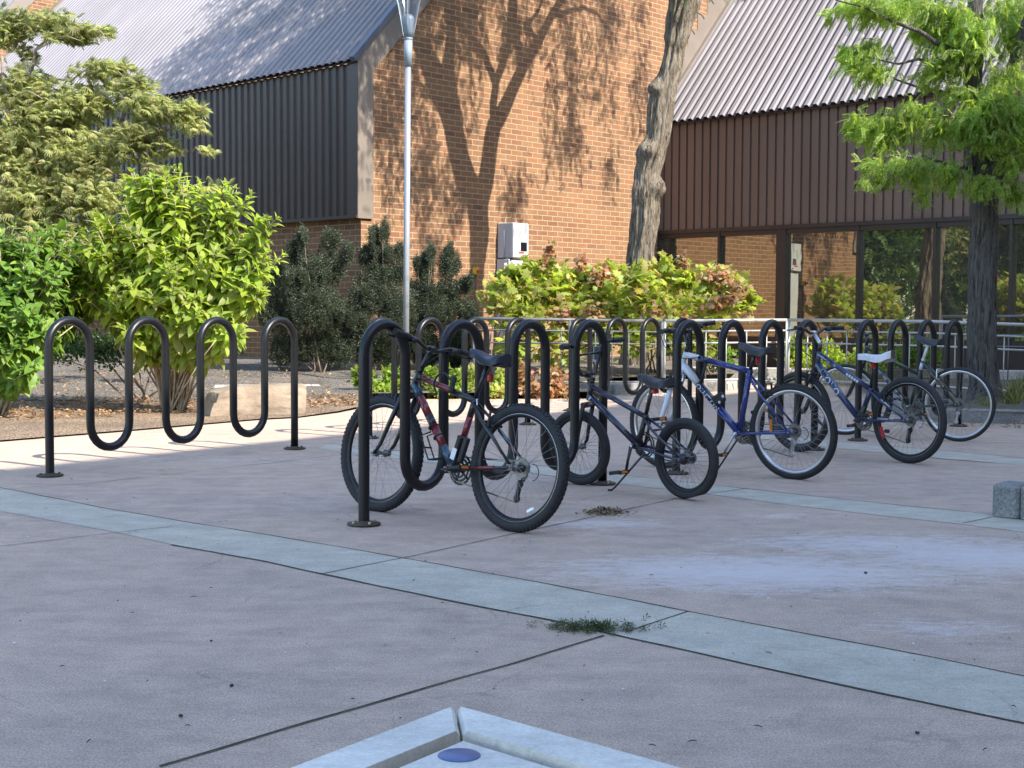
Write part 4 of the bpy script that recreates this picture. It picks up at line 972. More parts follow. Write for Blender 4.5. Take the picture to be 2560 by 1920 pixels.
# --- red/black/teal mountain bike on the nearest rack
b=bike('mtb',G(1283,1329),G(942,1278),7,dict(R=.336,WB=1.075,bb=(.475,.290),sc=(.36,.682),ht=(.815,.812),hb=(.862,.715),tw=.056,knob=True,rim=M['rimblk'],nsp=32,stripe=M['alu'],
 mats=[M['bblk'],M['red'],M['teal']],top=[(0,.1,0),(.1,.62,1),(.62,1,0)],down=[(0,.16,2),(.16,.38,1),(.38,.5,0),(.5,.74,1),(.74,.92,2),(.92,1,0)],seat=[(0,.45,0),(.45,.75,1),(.75,1,0)],stay=0,chain=0,tr=.0185,
 forkmats=[M['bblk'],M['bblk']],nose=(.425,.938),tail=(.150,.902),sad=[M['saddleblue'],M['saddle']],bar=(.735,.945),quill=.035,barw=.325,bartilt=6,rise=.03,rings=(.086,.068,.048),crank=175,cl=.06+.11,blkring=True,
 reflr=[(-1.75,.24,M['clearlens'])]),'red and black mountain bicycle with teal streaks leaning in the nearest rack')
t,X,XB=b
def part(mb,name,mat,par): return mb.build(name,mat,par)
mb=MB(); mb.bbox((.262,.0,.80),(.03,.035,.045),.008); part(mb,'rear_light',M['redlens'],t)
# bottle cage under the down tube, U-lock on the top tube, pump on the seat tube
p0,p1=Vector((.855,0,.735)),Vector((.475,0,.29)); dn=(p1-p0).normalized(); nn=Vector((-dn.z,0,dn.x)); nn=nn if nn.z<0 else -nn
mb=MB()
for s in (.50,.62): mb.tube([p0.lerp(p1,s)+dn*0+Vector((0,math.cos(a)*.026,0))+nn*(math.sin(a)*.026) for a in [k*math.pi/6 for k in range(13)]],.006,6)
c=[p0.lerp(p1,.52)+nn*.03,p0.lerp(p1,.50)+nn*.085+Vector((0,.03,0)),p0.lerp(p1,.75)+nn*.11+Vector((0,.03,0)),p0.lerp(p1,.82)+nn*.04]
mb.tube(c,.005,6); mb.tube([q-Vector((0,.05,0)) for q in c],.005,6); mb.tube([p0.lerp(p1,.62)+nn*.10+Vector((0,.035,0)),p0.lerp(p1,.62)+nn*.10-Vector((0,.03,0))],.005,6); mb.tube([p0.lerp(p1,.75)+nn*.11+Vector((0,.03,0)),p0.lerp(p1,.75)+nn*.11-Vector((0,.03,0))],.005,6)
part(mb,'bottle_cage',M['plast'],t)
mb=MB(); q=Vector((.60,.03,.745)); mb.tube(smooth([q+Vector((.03,.0,-.05)),q+Vector((.06,0,.0)),q+Vector((.03,.01,.05)),q+Vector((-.03,.01,.065)),q+Vector((-.07,0,.03))]),.006,8); mb.bbox(q+Vector((-.075,-.01,.01)),(.035,.03,.10),.01,0,Matrix.Rotation(-.15,3,'Y')); part(mb,'cable_lock',M['plast'],t)
mb=MB(); mb.bbox((.435,.03,.41),(.03,.03,.12),.006,0,Matrix.Rotation(-.3,3,'Y')); mb.bbox((.445,.046,.375),(.034,.004,.065),.001,1,Matrix.Rotation(-.3,3,'Y')); mb.bbox((.395,.02,.40),(.03,.03,.14),.004,0,Matrix.Rotation(-.3,3,'Y')); mb.tube([(.46,0,.46),(.43,.03,.47),(.39,.02,.465)],.01,8); mb.build('lock_holder',[M['plast'],M['white']],t)
mb=MB(); mb.bbox((.325,.022,.665),(.008,.004,.035),.001,0,Matrix.Rotation(.2,3,'Y')); part(mb,'decal',M['white'],t)
mb=MB()
for sg in(-1,1): mb.tube([lerp((.355,.018*sg,.66),(0,.066*sg,.336),a)+Vector((0,sg*.003,.001)) for a in (.42,.66)],.0088,8,0); mb.tube([lerp((.355,.018*sg,.66),(0,.066*sg,.336),a)+Vector((0,sg*.003,.001)) for a in (.66,.80)],.0086,8,1); mb.tube([lerp((.475,.028*sg,.29),(0,.066*sg,.336),a)+Vector((0,sg*.005,.001)) for a in (.35,.75)],.0098,8,1 if sg>0 else 0)
mb.build('stay_stripe',[M['teal'],M['red']],t)
text_on_tube(t,'|||||||',p0,p1,.39,.50,.0235,M['red'],.016,'decal')
# --- small BMX
t,X,XB=bike('bmx',G(1716,1249),G(1446,1212),-1.5,dict(R=.254,WB=.945,bb=(.405,.305),sc=(.335,.505),ht=(.815,.69),hb=(.846,.575),tw=.054,knob=False,rim=M['rimblk'],nsp=40,spoke=M['spoke'],
 mats=[M['bblk'],M['navy']],top=[(0,1,1)],down=[(0,1,1)],seat=[(0,1,0)],stay=1,chain=1,hm=0,tr=.017,forkmats=[M['bblk'],M['bblk']],nose=(.392,.748),tail=(.118,.722),clampx=.02,sw=.07,sad=[M['saddle'],M['saddle']],
 bar=(.845,.745),quill=.025,bartype='bmx',barw=.335,levers=False,steer=9,rings=(.075,),blkring=True,crank=-78,cl=.165,cogs=1,cogR=.03,derail=False,kick=((.30,.27),(.585,.008)),kicky=.06,brakes=False,flat=.016,guard=True,crankm=M['bblk'],cogm=M['bblk']),
 'small low black and navy bicycle with a flat rear tyre, standing on its kickstand')
mb=MB(); mb.lathe([(.0,-.062),(.034,-.060),(.036,.03),(.02,.06),(0,.062)],16,0,Matrix.Translation((0,0,.254)),'y'); part(mb,'coaster_hub',M['bblk'],t)
mb=MB(); mb.bbox((.255,0,.66),(.03,.05,.03),.006); part(mb,'rear_reflector',M['redlens'],t)
mb=MB(); mb.bbox(lerp((.846,.0,.60),(.405,0,.305),.07)+Vector((0,.024,.01)),(.03,.003,.012),.001,0,Matrix.Rotation(.6,3,'Y')); part(mb,'decal',M['decal'],t)
# --- blue/white bike
t,X,XB=bike('blue',G(1984,1198),G(1657,1168),-3,dict(R=.334,WB=1.085,bb=(.432,.298),sc=(.335,.755),ht=(.872,.872),hb=(.915,.75),tw=.048,knob=True,rim=M['alu'],nsp=36,stripe=M['alu'],rimw=.028,
 mats=[M['blue'],M['white'],M['midblue'],M['navy']],top=[(0,.22,1),(.22,.38,2),(.38,1,0)],down=[(0,.28,1),(.28,.66,3),(.66,1,0)],seat=[(0,1,0)],stay=0,chain=0,hm=1,tr=.0215,sdown=.05,
 forkmats=[M['white'],M['chrome']],susp=True,nose=(.43,.93),tail=(.16,.90),sad=[M['saddle'],M['saddle']],bar=(.885,1.02),quill=.05,steer=-8,bartilt=-6,barw=.29,rise=.03,stemm=M['bblk'],alubrake=False,rings=(.086,.068,.048),crank=-60,cl=.17,crankm=M['alu'],
 kick=((.425,.25),(.60,.012)),kicky=.10,derm=M['alu'],reflf=[(2.6,.2,M['clearlens'])]),'blue bicycle with white head tube and fork, in the middle rack of the front row')
P0,P1=Vector((.905,0,.775)),Vector((.432,0,.298))
text_on_tube(t,'EVOLUTION',P0,P1,.20,.66,.0275,M['decal'],.034,'lettering',bold=.02)
mb=MB(); mb.bbox((.275,0,.82),(.02,.045,.055),.008); part(mb,'rear_reflector',M['redlens'],t)
mb=MB(); q=lerp((.872,0,.85),(.335,0,.75),.34); mb.tube([q+Vector((0,.02,-.02)),q+Vector((.045,.03,-.17))],.012,8); mb.tube([q+Vector((.13,.03,-.03)),q+Vector((.05,.035,-.14))],.004,6); part(mb,'lock_bracket',M['plast'],t)
mb=MB(); q=P0.lerp(P1,.56)+Vector((-.055,.02,.03)); mb.bbox(q,(.10,.04,.075),.012,0,Matrix.Rotation(.55,3,'Y')); 
for (a,b_) in((-.03,.025),(.0,-.02)): mb.lathe([(0,.0215),(.011,.0215)],10,1,Matrix.Translation(q+Vector((a-.015,0,b_))),'y')
mb.build('lock',[M['plast'],M['decal']],t)
mb=MB(); mb.bbox((-.24*.0+.175,.0,.36),(.02,.015,.10),.005); part(mb,'spoke_reflector',M['amber'],t)
# --- dusty blue bike with white saddle
u=(G(1992,1129)-G(2284,1159.5)).normalized(); Rb=G(2284,1159.5)+u*.05
t,X,XB=bike('white_saddle',Rb,G(1992,1129),0,dict(R=.336,WB=1.09,bb=(.465,.305),sc=(.36,.565),ht=(.885,.845),hb=(.905,.71),tw=.054,knob=False,rim=M['rimblk'],nsp=36,stripe=M['alu'],
 mats=[M['midblue'],M['bblk']],top=[(0,1,0)],down=[(0,1,0)],seat=[(0,.45,1),(.45,1,0)],stay=0,chain=0,hm=0,tr=.021,forkmats=[M['bblk'],M['bblk']],susp=True,nose=(.488,.818),tail=(.158,.842),sw=.072,tip=.022,clampx=.03,
 sad=[M['bblk'],M['saddlewhite']],sadw=True,post=M['bblk'],collar=M['bblk'],bar=(.945,.995),quill=.06,stemm=M['alu'],spacer=M['bblk'],barw=.30,rise=.04,sweep=.06,bartilt=0,steer=0,rings=(.086,.068,.048),crank=160,cl=.17,crankm=M['bblk'],derm=M['plast']),
 'dusty blue bicycle with a black and white saddle, in the right-hand rack')
p0,p1=Vector((.903,0,.742)),Vector((.465,0,.305))
text_on_tube(t,'AVONO',p0,p1,.08,.54,.0278,M['decal'],.052,'lettering',bold=.015)
mb=MB() # pale outline round the lettering
for sg in(-1,1): mb.tube([p0.lerp(p1,s)+Vector((0,.026*math.cos(sg*.95),0))+Vector((.72,0,-.69)).normalized()*-0+Vector((-(p1-p0).normalized().z,0,(p1-p0).normalized().x))*(sg*.0245) for s in [.06+.05*k for k in range(11)]],.0022,5)
part(mb,'decal',M['greydecal'],t)
q0,q1=Vector((.88,0,.82)),Vector((.36,0,.553))
text_on_tube(t,'-----',q0,q1,.55,.78,.022,M['decal'],.02,'decal'); text_on_tube(t,'- - -',q0,q1,.06,.34,.022,M['greydecal'],.02,'decal')
mb=MB(); mb.bbox((.20,.062,.335),(.10,.004,.014),.001); mb.bbox((.11,.068,.338),(.03,.004,.012),.001); part(mb,'decal',M['greydecal'],t)
mb=MB(); mb.tube([lerp((.355,.018,.545),(.012,.068,.356),a)+Vector((0,.006,.004)) for a in(.35,.62)],.006,6); part(mb,'decal',M['decal'],t)
mb=MB(); mb.bbox((.345,.0,.745),(.03,.05,.05),.01); part(mb,'rear_reflector',M['redlens'],t)
mb=MB(); mb.bbox((.215,.045,.225),(.035,.02,.10),.008,0,Matrix.Rotation(.35,3,'Y')); mb.bbox((.17,.045,.24),(.05,.02,.03),.008,1); mb.build('red_flag_reflector',[M['redlens'],M['plast']],t)
# --- dark green city bike at the back
t,X,XB=bike('green',G(2394.6,1103.8),G(2108,1086),-1,dict(R=.340,WB=1.10,bb=(.455,.30),sc=(.335,.745),ttj=(.375,.60),ht=(.892,.86),hb=(.905,.745),tw=.036,knob=False,rim=M['alu'],nsp=36,stripe=M['alu'],rimw=.024,
 mats=[M['dkgreen'],M['decal']],top=[(0,1,0)],down=[(0,1,0)],seat=[(0,.78,0),(.78,.92,1),(.92,1,0)],stay=0,chain=0,tr=.016,forkmats=[M['bblk'],M['bblk']],nose=(.425,.945),tail=(.15,.912),sw=.085,sad=[M['saddle'],M['saddle']],
 post=M['white'],collar=M['alu'],bar=(.955,1.02),quill=.09,stemm=M['bblk'],barw=.28,rise=.05,sweep=.07,steer=14,rings=(.086,.068,.048),crank=200,cl=.17,crankm=M['bblk'],alubrake=True,derm=M['alu']),
 'dark green bicycle with slim silver-rimmed wheels, behind the white-saddled one')
p0,p1=Vector((.903,0,.77)),Vector((.455,0,.30))
text_on_tube(t,'= = = = =',p0,p1,.30,.85,.021,M['decal'],.016,'decal')
# ================================================================== LAMP POST
LPb=AT(1014,1000,20.); LPb.z=.20; top=AT(1021,60,20.)
lp=thing('lamp_post',LPb,'slim galvanised lamp post with a clear cone lantern, in front of the brick wall','lamp post')
ht_=top-LPb; dirp=ht_.normalized()
def PL(z): return dirp*(z-LPb.z)/dirp.z
zt_=[AT(1018,y,20.).z for y in (166,100,92,45,40)]
mb=MB(); mb.tube([PL(.12),PL(2),PL(zt_[0])],[.046,.044,.042],20); mb.build('pole',M['pole'],lp)
mb=MB(); mb.lathe([(.09,-.0),(.09,.02),(.06,.03),(.055,.10),(.05,.12)],20); mb.build('base_flange',M['pole'],lp)
mb=MB(); mb.tube([PL(zt_[0]),PL(zt_[1])],[.054,.060],20); mb.tube([PL(zt_[1]),PL(zt_[1]+.03)],[.064,.064],20); mb.tube([PL(zt_[1]+.03),PL(zt_[1]+.12),PL(zt_[3]-.02),PL(zt_[3]+.01),PL(zt_[3]+.045)],[.066,.084,.088,.082,.05],20); mb.build('lantern_base',M['cap'],lp)
mb=MB(); X=Matrix.Translation(PL(zt_[1]+.05)); mb.lathe([(.072,0),(.10,.16),(.155,.45),(.30,.92),(.33,1.0)],28,0,X); mb.build('glass_cone',M['globe'],lp)
mb=MB()
for k in range(3):
    a=.5+k*2*math.pi/3; c,s=math.cos(a),math.sin(a); P=[Vector((r*c,r*s,z))+PL(zt_[1]+.05) for r,z in((.075,0),(.105,.16),(.16,.45),(.305,.92),(.335,1.0))]
    mb.tube(P,.011,6)
mb.tube([PL(zt_[3]+.02),PL(zt_[3]+.5)],.012,8); mb.build('strut',M['cap'],lp)
mb=MB(); mb.lathe([(0,1.16),(.12,1.14),(.34,1.02),(.35,.99),(.33,.985),(0,1.02)],28,0,X); mb.build('lantern_lid',M['cap'],lp)
# ================================================================== ELECTRICAL CABINET ON THE WALL
def WALL(px,py,out=0.): return ONPLANE(px,py,CB+nb*out,nb)
rm=Matrix((d2,nb,Vector((0,0,1)))).transposed()
pT=WALL(1283,556,.42); pR=WALL(1322,556,.42); wd=(pR-pT).length; tz=pT.z; zB=WALL(1283,644,.42).z; z2=WALL(1283,900,.42).z
cx0=(pT-CB).dot(d2)
cbn=thing('electrical_cabinet',CB+d2*(cx0+wd/2)+Vector((0,0,.25)),'grey and white electrical cabinet on the brick wall with a small dark screen','cabinet')
def WC(x,y,z): return rm@Vector((x,y,0))+Vector((0,0,z-.25))
mb=MB(); mb.bbox(WC(0,.205,(tz+zB)/2),(wd,.40,tz-zB),.01,0,rm); mb.build('upper_case',M['cab'],cbn)
mb=MB(); mb.bbox(WC(-.0,.413,(tz+zB)/2),(wd-.01,.02,tz-zB-.01),.006,0,rm); dr=mb.build('door',M['cabw'],cbn)
def WX(px,py):
    q=ONPLANE(px,py,CB+nb*.43,nb)-CB; return q.dot(d2)-(cx0+wd/2),q.z
sx,sz=WX(1310,617); mb=MB(); mb.bbox(WC(sx,.428,sz),(.17,.012,.17),.02,0,rm); mb.build('screen',M['screen'],dr)
sx,sz=WX(1304,631.5); mb=MB(); mb.box(WC(sx,.425,sz),(.15,.004,.035),0,rm); mb.build('warning_label',M['labelred'],dr)
sx,sz=WX(1317,639); mb=MB(); 
for k in range(3): mb.box(WC(sx+.022*(k-1),.425,sz-.006*k),(.015,.004,.03-.004*k),0,rm)
mb.build('maker_mark',M['screen'],dr)
mb=MB(); mb.bbox(WC(-.04,.17,(zB+z2)/2-.01),(wd-.03,.33,zB-z2-.02),.01,0,rm); mb.build('lower_case',M['cab'],cbn)
mb=MB(); mb.bbox(WC(-.02,.345,(zB+z2)/2-.01),(wd-.09,.02,zB-z2-.06),.005,0,rm); mb.build('door',M['cabw'],cbn)
mb=MB(); mb.tube([WC(-wd/2-.012,.2,tz-.15),WC(-wd/2-.012,.2,zB)],.012,8); mb.tube([WC(-wd/2-.03,.25,zB-.1),WC(-wd/2-.03,.25,z2+.2)],.035,10); mb.build('conduit',M['cab'],cbn)
mb=MB(); mb.bbox(WC(0,.3,.30),(1.3,.7,.14),.02,0,rm); o=mb.build('pad',M['palecon'],cbn)
ys=WALL(1190,678,.08); ysw=thing('emergency_switch',Vector((ys.x,ys.y,.25)),'small yellow switch box with red knob on a rusty pipe beside the cabinet','switch')
mb=MB(); mb.bbox(Vector((0,0,ys.z-.25)),(.11,.09,.14),.012,0,rm); mb.build('box',M['yellow'],ysw)
mb=MB(); mb.tube([nb*.045+Vector((0,0,ys.z-.25)),nb*.10+Vector((0,0,ys.z-.25))],.03,12); mb.build('knob',M['labelred'],ysw)
mb=MB(); mb.tube([Vector((0,0,-.0)),Vector((0,0,ys.z-.32))],.024,10); mb.build('pipe',M['conduit'],ysw)
# ================================================================== RAILINGS
def railing(pts,label,zt=1.06,mids=(.90,.72),zb=.16,sp=.25,posts=None,r=.024,mt_='rail'):
    c=Vector((pts[0].x,pts[0].y,0)); t=thing('railing',c,label,'railing','railings along the ramp')
    P=[p-c for p in pts]
    def rails(zoff,rad,nm):
        mb=MB(); mb.tube([Vector((p.x,p.y,p.z+zoff)) for p in P],rad,10); mb.build(nm,M[mt_],t)
    rails(0,r,'handrail')
    for m_ in mids: rails(-(zt-m_),.013,'mid_rail')
    rails(-(zt-zb),.016,'bottom_rail')
    for a,b in zip(P[:-1],P[1:]):
        L=(b-a).length; k=max(1,round(L/1.75))
        for i in range(k+1):
            p=a.lerp(b,i/k); mb=MB(); mb.tube([Vector((p.x,p.y,p.z-zt+.0)),Vector((p.x,p.y,p.z-.01))],.021,10); mb.build('post',M[mt_],t)
        nbal=int(L/sp); mb=MB()
        for i in range(1,nbal):
            p=a.lerp(b,i/nbal); mb.tube([Vector((p.x,p.y,p.z-zt+zb)),Vector((p.x,p.y,p.z-(zt-mids[0])))],.009,6)
        mb.build('balusters',M[mt_],t)
    return t
railing([AT(1185,796,19.6),AT(1655,803,20.4)],'railing with shade worked into its grey, in front of the leafy bushes, left of the bright one',mt_='rail_shaded')
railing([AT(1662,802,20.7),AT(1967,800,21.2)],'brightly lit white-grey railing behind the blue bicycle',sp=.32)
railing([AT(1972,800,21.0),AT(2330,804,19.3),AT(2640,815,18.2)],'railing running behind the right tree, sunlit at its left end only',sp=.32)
railing([AT(2355,791,22.6),AT(2640,791,21.6)],'higher shaded railing beyond the ramp, behind the right tree',sp=.32,zt=1.2,mt_='rail_shaded')
# low ramp wall
rw=MB(); a=AT(1700,900,23.2);b_=AT(2640,900,22.3); a.z=b_.z=0; c=a.copy(); rw.bbox((b_-a)/2+Vector((0,0,.1)),((b_-a).length,.15,.34),.02,0,Matrix.Rotation(math.atan2((b_-a).y,(b_-a).x),3,'Z'))
o=rw.build('low_wall',M['palecon']); o.location=c; tag(o,'low pale ramp wall under the windows, behind the railing','wall')
# ================================================================== FOREGROUND CONCRETE TABLE
zt_=.75
A=G(1139,1762,zt_); B1_=G(725,1920,zt_); B2_=G(1705,1920,zt_)
e1=(B1_-A).normalized(); e2=(B2_-A).normalized(); e2=e2.normalized()
tb=thing('concrete_table',Vector((A.x,A.y-.5,0)),'pale concrete table corner with a blue round tag, at the bottom of the photo','table')
off=Vector((A.x,A.y-.5,0))
def TP(x,y,z=0.): return A+e1*x+e2*y+Vector((0,0,z))-off
W_=.053
def frame_side(ea,eb,gap):
    # mitred border slab along ea
    L=1.3; q=[A+ea*gap+eb*0,A+ea*L,A+ea*L+eb*W_,A+ea*(W_+gap)+eb*W_]
    top=[p-off for p in q]; bot=[p-Vector((0,0,.09)) for p in top]
    mb=MB(); b=.006
    ctr=sum(top,Vector())/4; t2=[p+(ctr-p).normalized()*b for p in top]; t1=[p-Vector((0,0,b)) for p in top]
    mb.add(t2+t1+bot,[(0,1,2,3),(0,4,5,1),(1,5,6,2),(2,6,7,3),(3,7,4,0),(4,8,9,5),(5,9,10,6),(6,10,11,7),(7,11,8,4),(11,10,9,8)],0,False)
    o=recalc(mb.build('border_slab',M['table'],tb)); return o
frame_side(e1,e2,.0022); frame_side(e2,e1,.0022)
mb=MB(); i0=W_+.014; vs=[TP(i0,i0,-.005),TP(1.3,i0,-.005),TP(1.3,1.3,-.005),TP(i0,1.3,-.005)]; mb.add(vs+[p-Vector((0,0,.07)) for p in vs],[(0,1,2,3),(0,4,5,1),(1,5,6,2),(2,6,7,3),(3,7,4,0)],0,False); recalc(mb.build('top_slab',M['table'],tb))
mb=MB(); vs=[TP(.02,.02,-.012),TP(1.28,.02,-.012),TP(1.28,1.28,-.012),TP(.02,1.28,-.012)]; mb.add(vs+[p-Vector((0,0,.07)) for p in vs],[(0,1,2,3),(0,4,5,1),(1,5,6,2),(2,6,7,3),(3,7,4,0)],0,False)
mb.add([TP(.3,.3,-.09),TP(1.,.3,-.09),TP(1.,1.,-.09),TP(.3,1.,-.09)]+[Vector((p.x,p.y,0)) for p in (TP(.3,.3),TP(1.,.3),TP(1.,1.),TP(.3,1.))],[(0,4,5,1),(1,5,6,2),(2,6,7,3),(3,7,4,0)],1,False)
recalc(mb.build('pedestal',[pm('sandy_grout',(.36,.29,.19),(.22,.18,.12),scale=40.,rough=1.,bump=.5),M['kerb']],tb))
tg=G(1148,1889,zt_-.005)-off; mb=MB(); mb.lathe([(0,.0012),(.0180,.0012),(.0192,.0006),(.0192,-.001)],40,0,Matrix.Translation(tg)); mb.build('round_tag',M['tag'],tb)
# ================================================================== CONCRETE BLOCKS AT THE RIGHT EDGE
Pb=G(2478,1293); Pc=G(2545,1300); dirb=(Pc-Pb).normalized(); 
for i,(lab) in enumerate(('rough grey concrete block standing alone on the blue paving band','concrete block at the right edge of the photo, touching the other one')):
    L=.40 if i==0 else .6; 
    q=Pb+dirb*(.0 if i==0 else (Pc-Pb).length+.006); L=(Pc-Pb).length if i==0 else .6; nrm=Vector((-dirb.y,dirb.x,0))
    mb=MB(); mb.bbox(dirb*(L/2)+nrm*.11+Vector((0,0,.093)),(L,.22,.20),.016,0,Matrix.Rotation(math.atan2(dirb.y,dirb.x),3,'Z')); o=mb.build('concrete_block',M['block']); o.location=q; tag(o,lab,'block','concrete kerb blocks')
# ================================================================== ROCK, KERB STONE, CARD
import bmesh
rc=G(520,1040).lerp(G(735,1042),.5); 
def rockmesh(name,c,size,rz,seed,mat):
    bm=bmesh.new(); bmesh.ops.create_cube(bm,size=1.); bmesh.ops.subdivide_edges(bm,edges=bm.edges[:],cuts=9,use_grid_fill=True)
    for v in bm.verts:
        p=v.co.copy(); n=noise.fractal(p*1.6+Vector((seed,0,0)),1.,2.,5)
        v.co=p*(1+.10*n)+Vector((.10*p.z,0,0)); 
        if p.x<-.3 and p.z>0: v.co.z-= (-.3-p.x)*1.1
        v.co.z+=.04*noise.noise(p*2.3)
        v.co=Vector((v.co.x*size[0],v.co.y*size[1],v.co.z*size[2]))
    me=bpy.data.meshes.new(name); bm.to_mesh(me); bm.free(); me.materials.append(mat); o=bpy.data.objects.new(name,me); COL.objects.link(o); o.location=c; o.rotation_euler=(0,0,rz); return o
tag(rockmesh('boulder',Vector((rc.x,rc.y+.25,.16)),(1.0,.5,.34),.42,3.,M['rock']),'flat-topped sandstone boulder on the mulch behind the empty rack','boulder')
mb=MB(); q=G(620,995)+Vector((0,.9,0)); mb.bbox(Vector((0,0,.05)),(1.5,.35,.16),.03,0,Matrix.Rotation(.2,3,'Z')); o=mb.build('stone_slab',M['palecon']); o.location=Vector((q.x+.1,q.y,0)); tag(o,'pale stone slab lying behind the sandstone boulder','stone')
pc=ONPLANE(1500,885,G(1506,1205),Vector((-.1,-1,0)))
cd=thing('notice_card',Vector((pc.x,pc.y,pc.z)),'small dark notice card with a white border hanging on the nearest rack','notice card')
mb=MB(); mb.bbox((0,0,0),(.088,.004,.105),.001,0,Matrix.Rotation(-.08,3,'Z')); cb=mb.build('card',M['decal'],cd)
mb=MB(); mb.box((-.002,-.003,.006),(.076,.002,.088),0,Matrix.Rotation(-.08,3,'Z')); mb.build('print',M['card'],cd)
# ================================================================== GROUND LITTER
tw_=MB()
def dotpos():
    while True:
        px=random.uniform(0,2560); py=random.uniform(1130,1900)**1.0
        p=G(px,py)
        return px,py,p
for k in range(95):
    px,py,p=dotpos(); s=random.choice((.5,.7,1.,1.4)); a=random.uniform(0,3.1); L=random.uniform(.003,.011)*s
    if k%5==0: tw_.bbox(p+Vector((0,0,.006)),(.008*s+.003,.007*s+.003,.004),.0015,1,Matrix.Rotation(a,3,'Z'))
    else: tw_.tube([p+Vector((-math.cos(a)*L,-math.sin(a)*L,.007)),p+Vector((0,.001,.0085)),p+Vector((math.cos(a)*L,math.sin(a)*L,.0065))],[.0012,.0017,.001],5,0)
for (px,py,s) in ((579,1718,1.3),(452,1794,1.3),(2164,1435,1.4),(528,1606,1.),(2293,1837,1.2)): tw_.bbox(G(px,py)+Vector((0,0,.006)),(.011*s,.007*s,.006*s),.003,0,Matrix.Rotation(px,3,'Z'))
tag(tw_.build('twigs_and_seeds',[M['joint'],M['white']]),'scattered dark twigs and pale seeds on the paving','litter',kind='stuff')
# ================================================================== TREES AND PLANTS
def nrm_(a): return a/np.maximum(np.linalg.norm(a,axis=1,keepdims=True),1e-6)
def trunkmesh(name,keys,mat,parent,c,seg=48,step=.045,amp=.035,knobs=()):
    # keys: (x,y,z,r); a rough furrowed tapering stem with burls
    K=[Vector(k[:3])-c for k in keys]; Rr=[k[3] for k in keys]; P=[];Q=[]
    for i in range(len(K)-1):
        n=max(1,int((K[i+1]-K[i]).length/step))
        for j in range(n):
            t=j/n
            p0=K[max(i-1,0)];p1=K[i];p2=K[i+1];p3=K[min(i+2,len(K)-1)]
            P.append(.5*((2*p1)+(p2-p0)*t+(2*p0-5*p1+4*p2-p3)*t*t+(3*p1-p0-3*p2+p3)*t**3)); s=t*t*(3-2*t); Q.append(Rr[i]*(1-s)+Rr[i+1]*s)
    P.append(K[-1]);Q.append(Rr[-1]); vs=[];fs=[]
    for i,(p,r) in enumerate(zip(P,Q)):
        for k in range(seg):
            a=2*math.pi*k/seg; d=Vector((math.cos(a),math.sin(a),0)); w_=p+c+d*r
            f=noise.fractal(Vector((d.x*r*14,d.y*r*14,w_.z*1.6)),1.,2.,4)*amp
            f+=-abs(noise.noise(Vector((d.x*r*22+3,d.y*r*22,w_.z*1.1))))*amp*.8+amp*.3
            q=d*(r+f)
            for (kx,ky,kz,kr,kh) in knobs:
                dd=((w_-Vector((kx,ky,kz)))*1.).length
                if dd<kr: q+=d*kh*(math.cos(dd/kr*math.pi)*.5+.5)*(1.- .65*max(0,1-dd/(kr*.32)))
            vs.append(p+q)
    n=len(P)
    for i in range(n-1):
        for k in range(seg):
            k2=(k+1)%seg; fs.append((i*seg+k,i*seg+k2,(i+1)*seg+k2,(i+1)*seg+k))
    mb=MB(); mb.add(vs,fs); return mb.build(name,mat,parent)
def limbs(name,paths,mat,parent,c,seg=8,wob=.05):
    mb=MB()
    for pts,r0,r1 in paths:
        P=[Vector(p)-c for p in pts]; out=[];n=len(P)
        for i in range(n-1):
            k=max(2,int((P[i+1]-P[i]).length/.25))
            for j in range(k):
                q=P[i].lerp(P[i+1],j/k); out.append(q+Vector((noise.noise(q*1.7),noise.noise(q*1.7+Vector((9,0,0))),noise.noise(q*1.7+Vector((0,9,0)))))*wob)
        out.append(P[-1]); m=len(out); mb.tube(out,[r0+(r1-r0)*(i/(m-1))**.8 for i in range(m)],seg)
    return mb.build(name,mat,parent)
Sh=Vector((SUN.x,SUN.y,0)); KS=SUN/Sh.length  # SUN scaled so that its horizontal part is 1 m
# ---------- tree in front of the brick wall, whose shadow falls on the wall
def fromshadow(px,py,s): return WALL(px,py)+KS*s
def c2p(x,y): return (800+x/2.304,y/2.304)
D1=24.1
tk=[]
for (y,xa,xb) in ((708,1566,1640),(651,1568,1636),(564,1576,1645),(521,1580,1646),(478,1583,1650),(434,1587,1650),(391,1597,1660),(347,1612,1673),(304,1617,1678),(260,1622,1683),(217,1630,1692),(174,1650,1704),(130,1662,1711),(87,1664,1724),(43,1667,1737),(0,1674,1748)):
    f=(708-y)/708; D=D1-.32*f; p=AT((xa+xb)/2,y,D); tk.append((p.x,p.y,p.z,(xb-xa)/2/F*D*.96))
FKs=fromshadow(1193,486,4.43)
p0=tk[0]; base_t=Vector((p0[0],p0[1],.15)); tk=[(p0[0]-.06,p0[1],.1,.36),(p0[0]-.03,p0[1],.5,.30)]+[(p0[0]-.015,p0[1],1.0,.27)]+tk
tk.append((FKs.x,FKs.y,FKs.z,.27)); 
T1=thing('honey_locust_tree',base_t,'knobbly grey-barked tree growing behind the leafy bushes, before the brick wall','tree')
kn=[]
for (px,py,rr,hh) in ((1602,372,.30,.12),(1632,377,.20,.07),(1648,468,.24,.12),(1628,215,.22,.11),(1648,222,.16,.06),(1585,480,.3,.04)):
    q=AT(px,py,D1-.32*(708-py)/708-.12); kn.append((q.x,q.y,q.z,rr,hh))
trunkmesh('trunk',tk,M['bark1'],T1,base_t,90,.03,.045,kn)
def LS(lst,s,): return [fromshadow(*c2p(x,y),s+ds) for (x,y,ds) in lst]
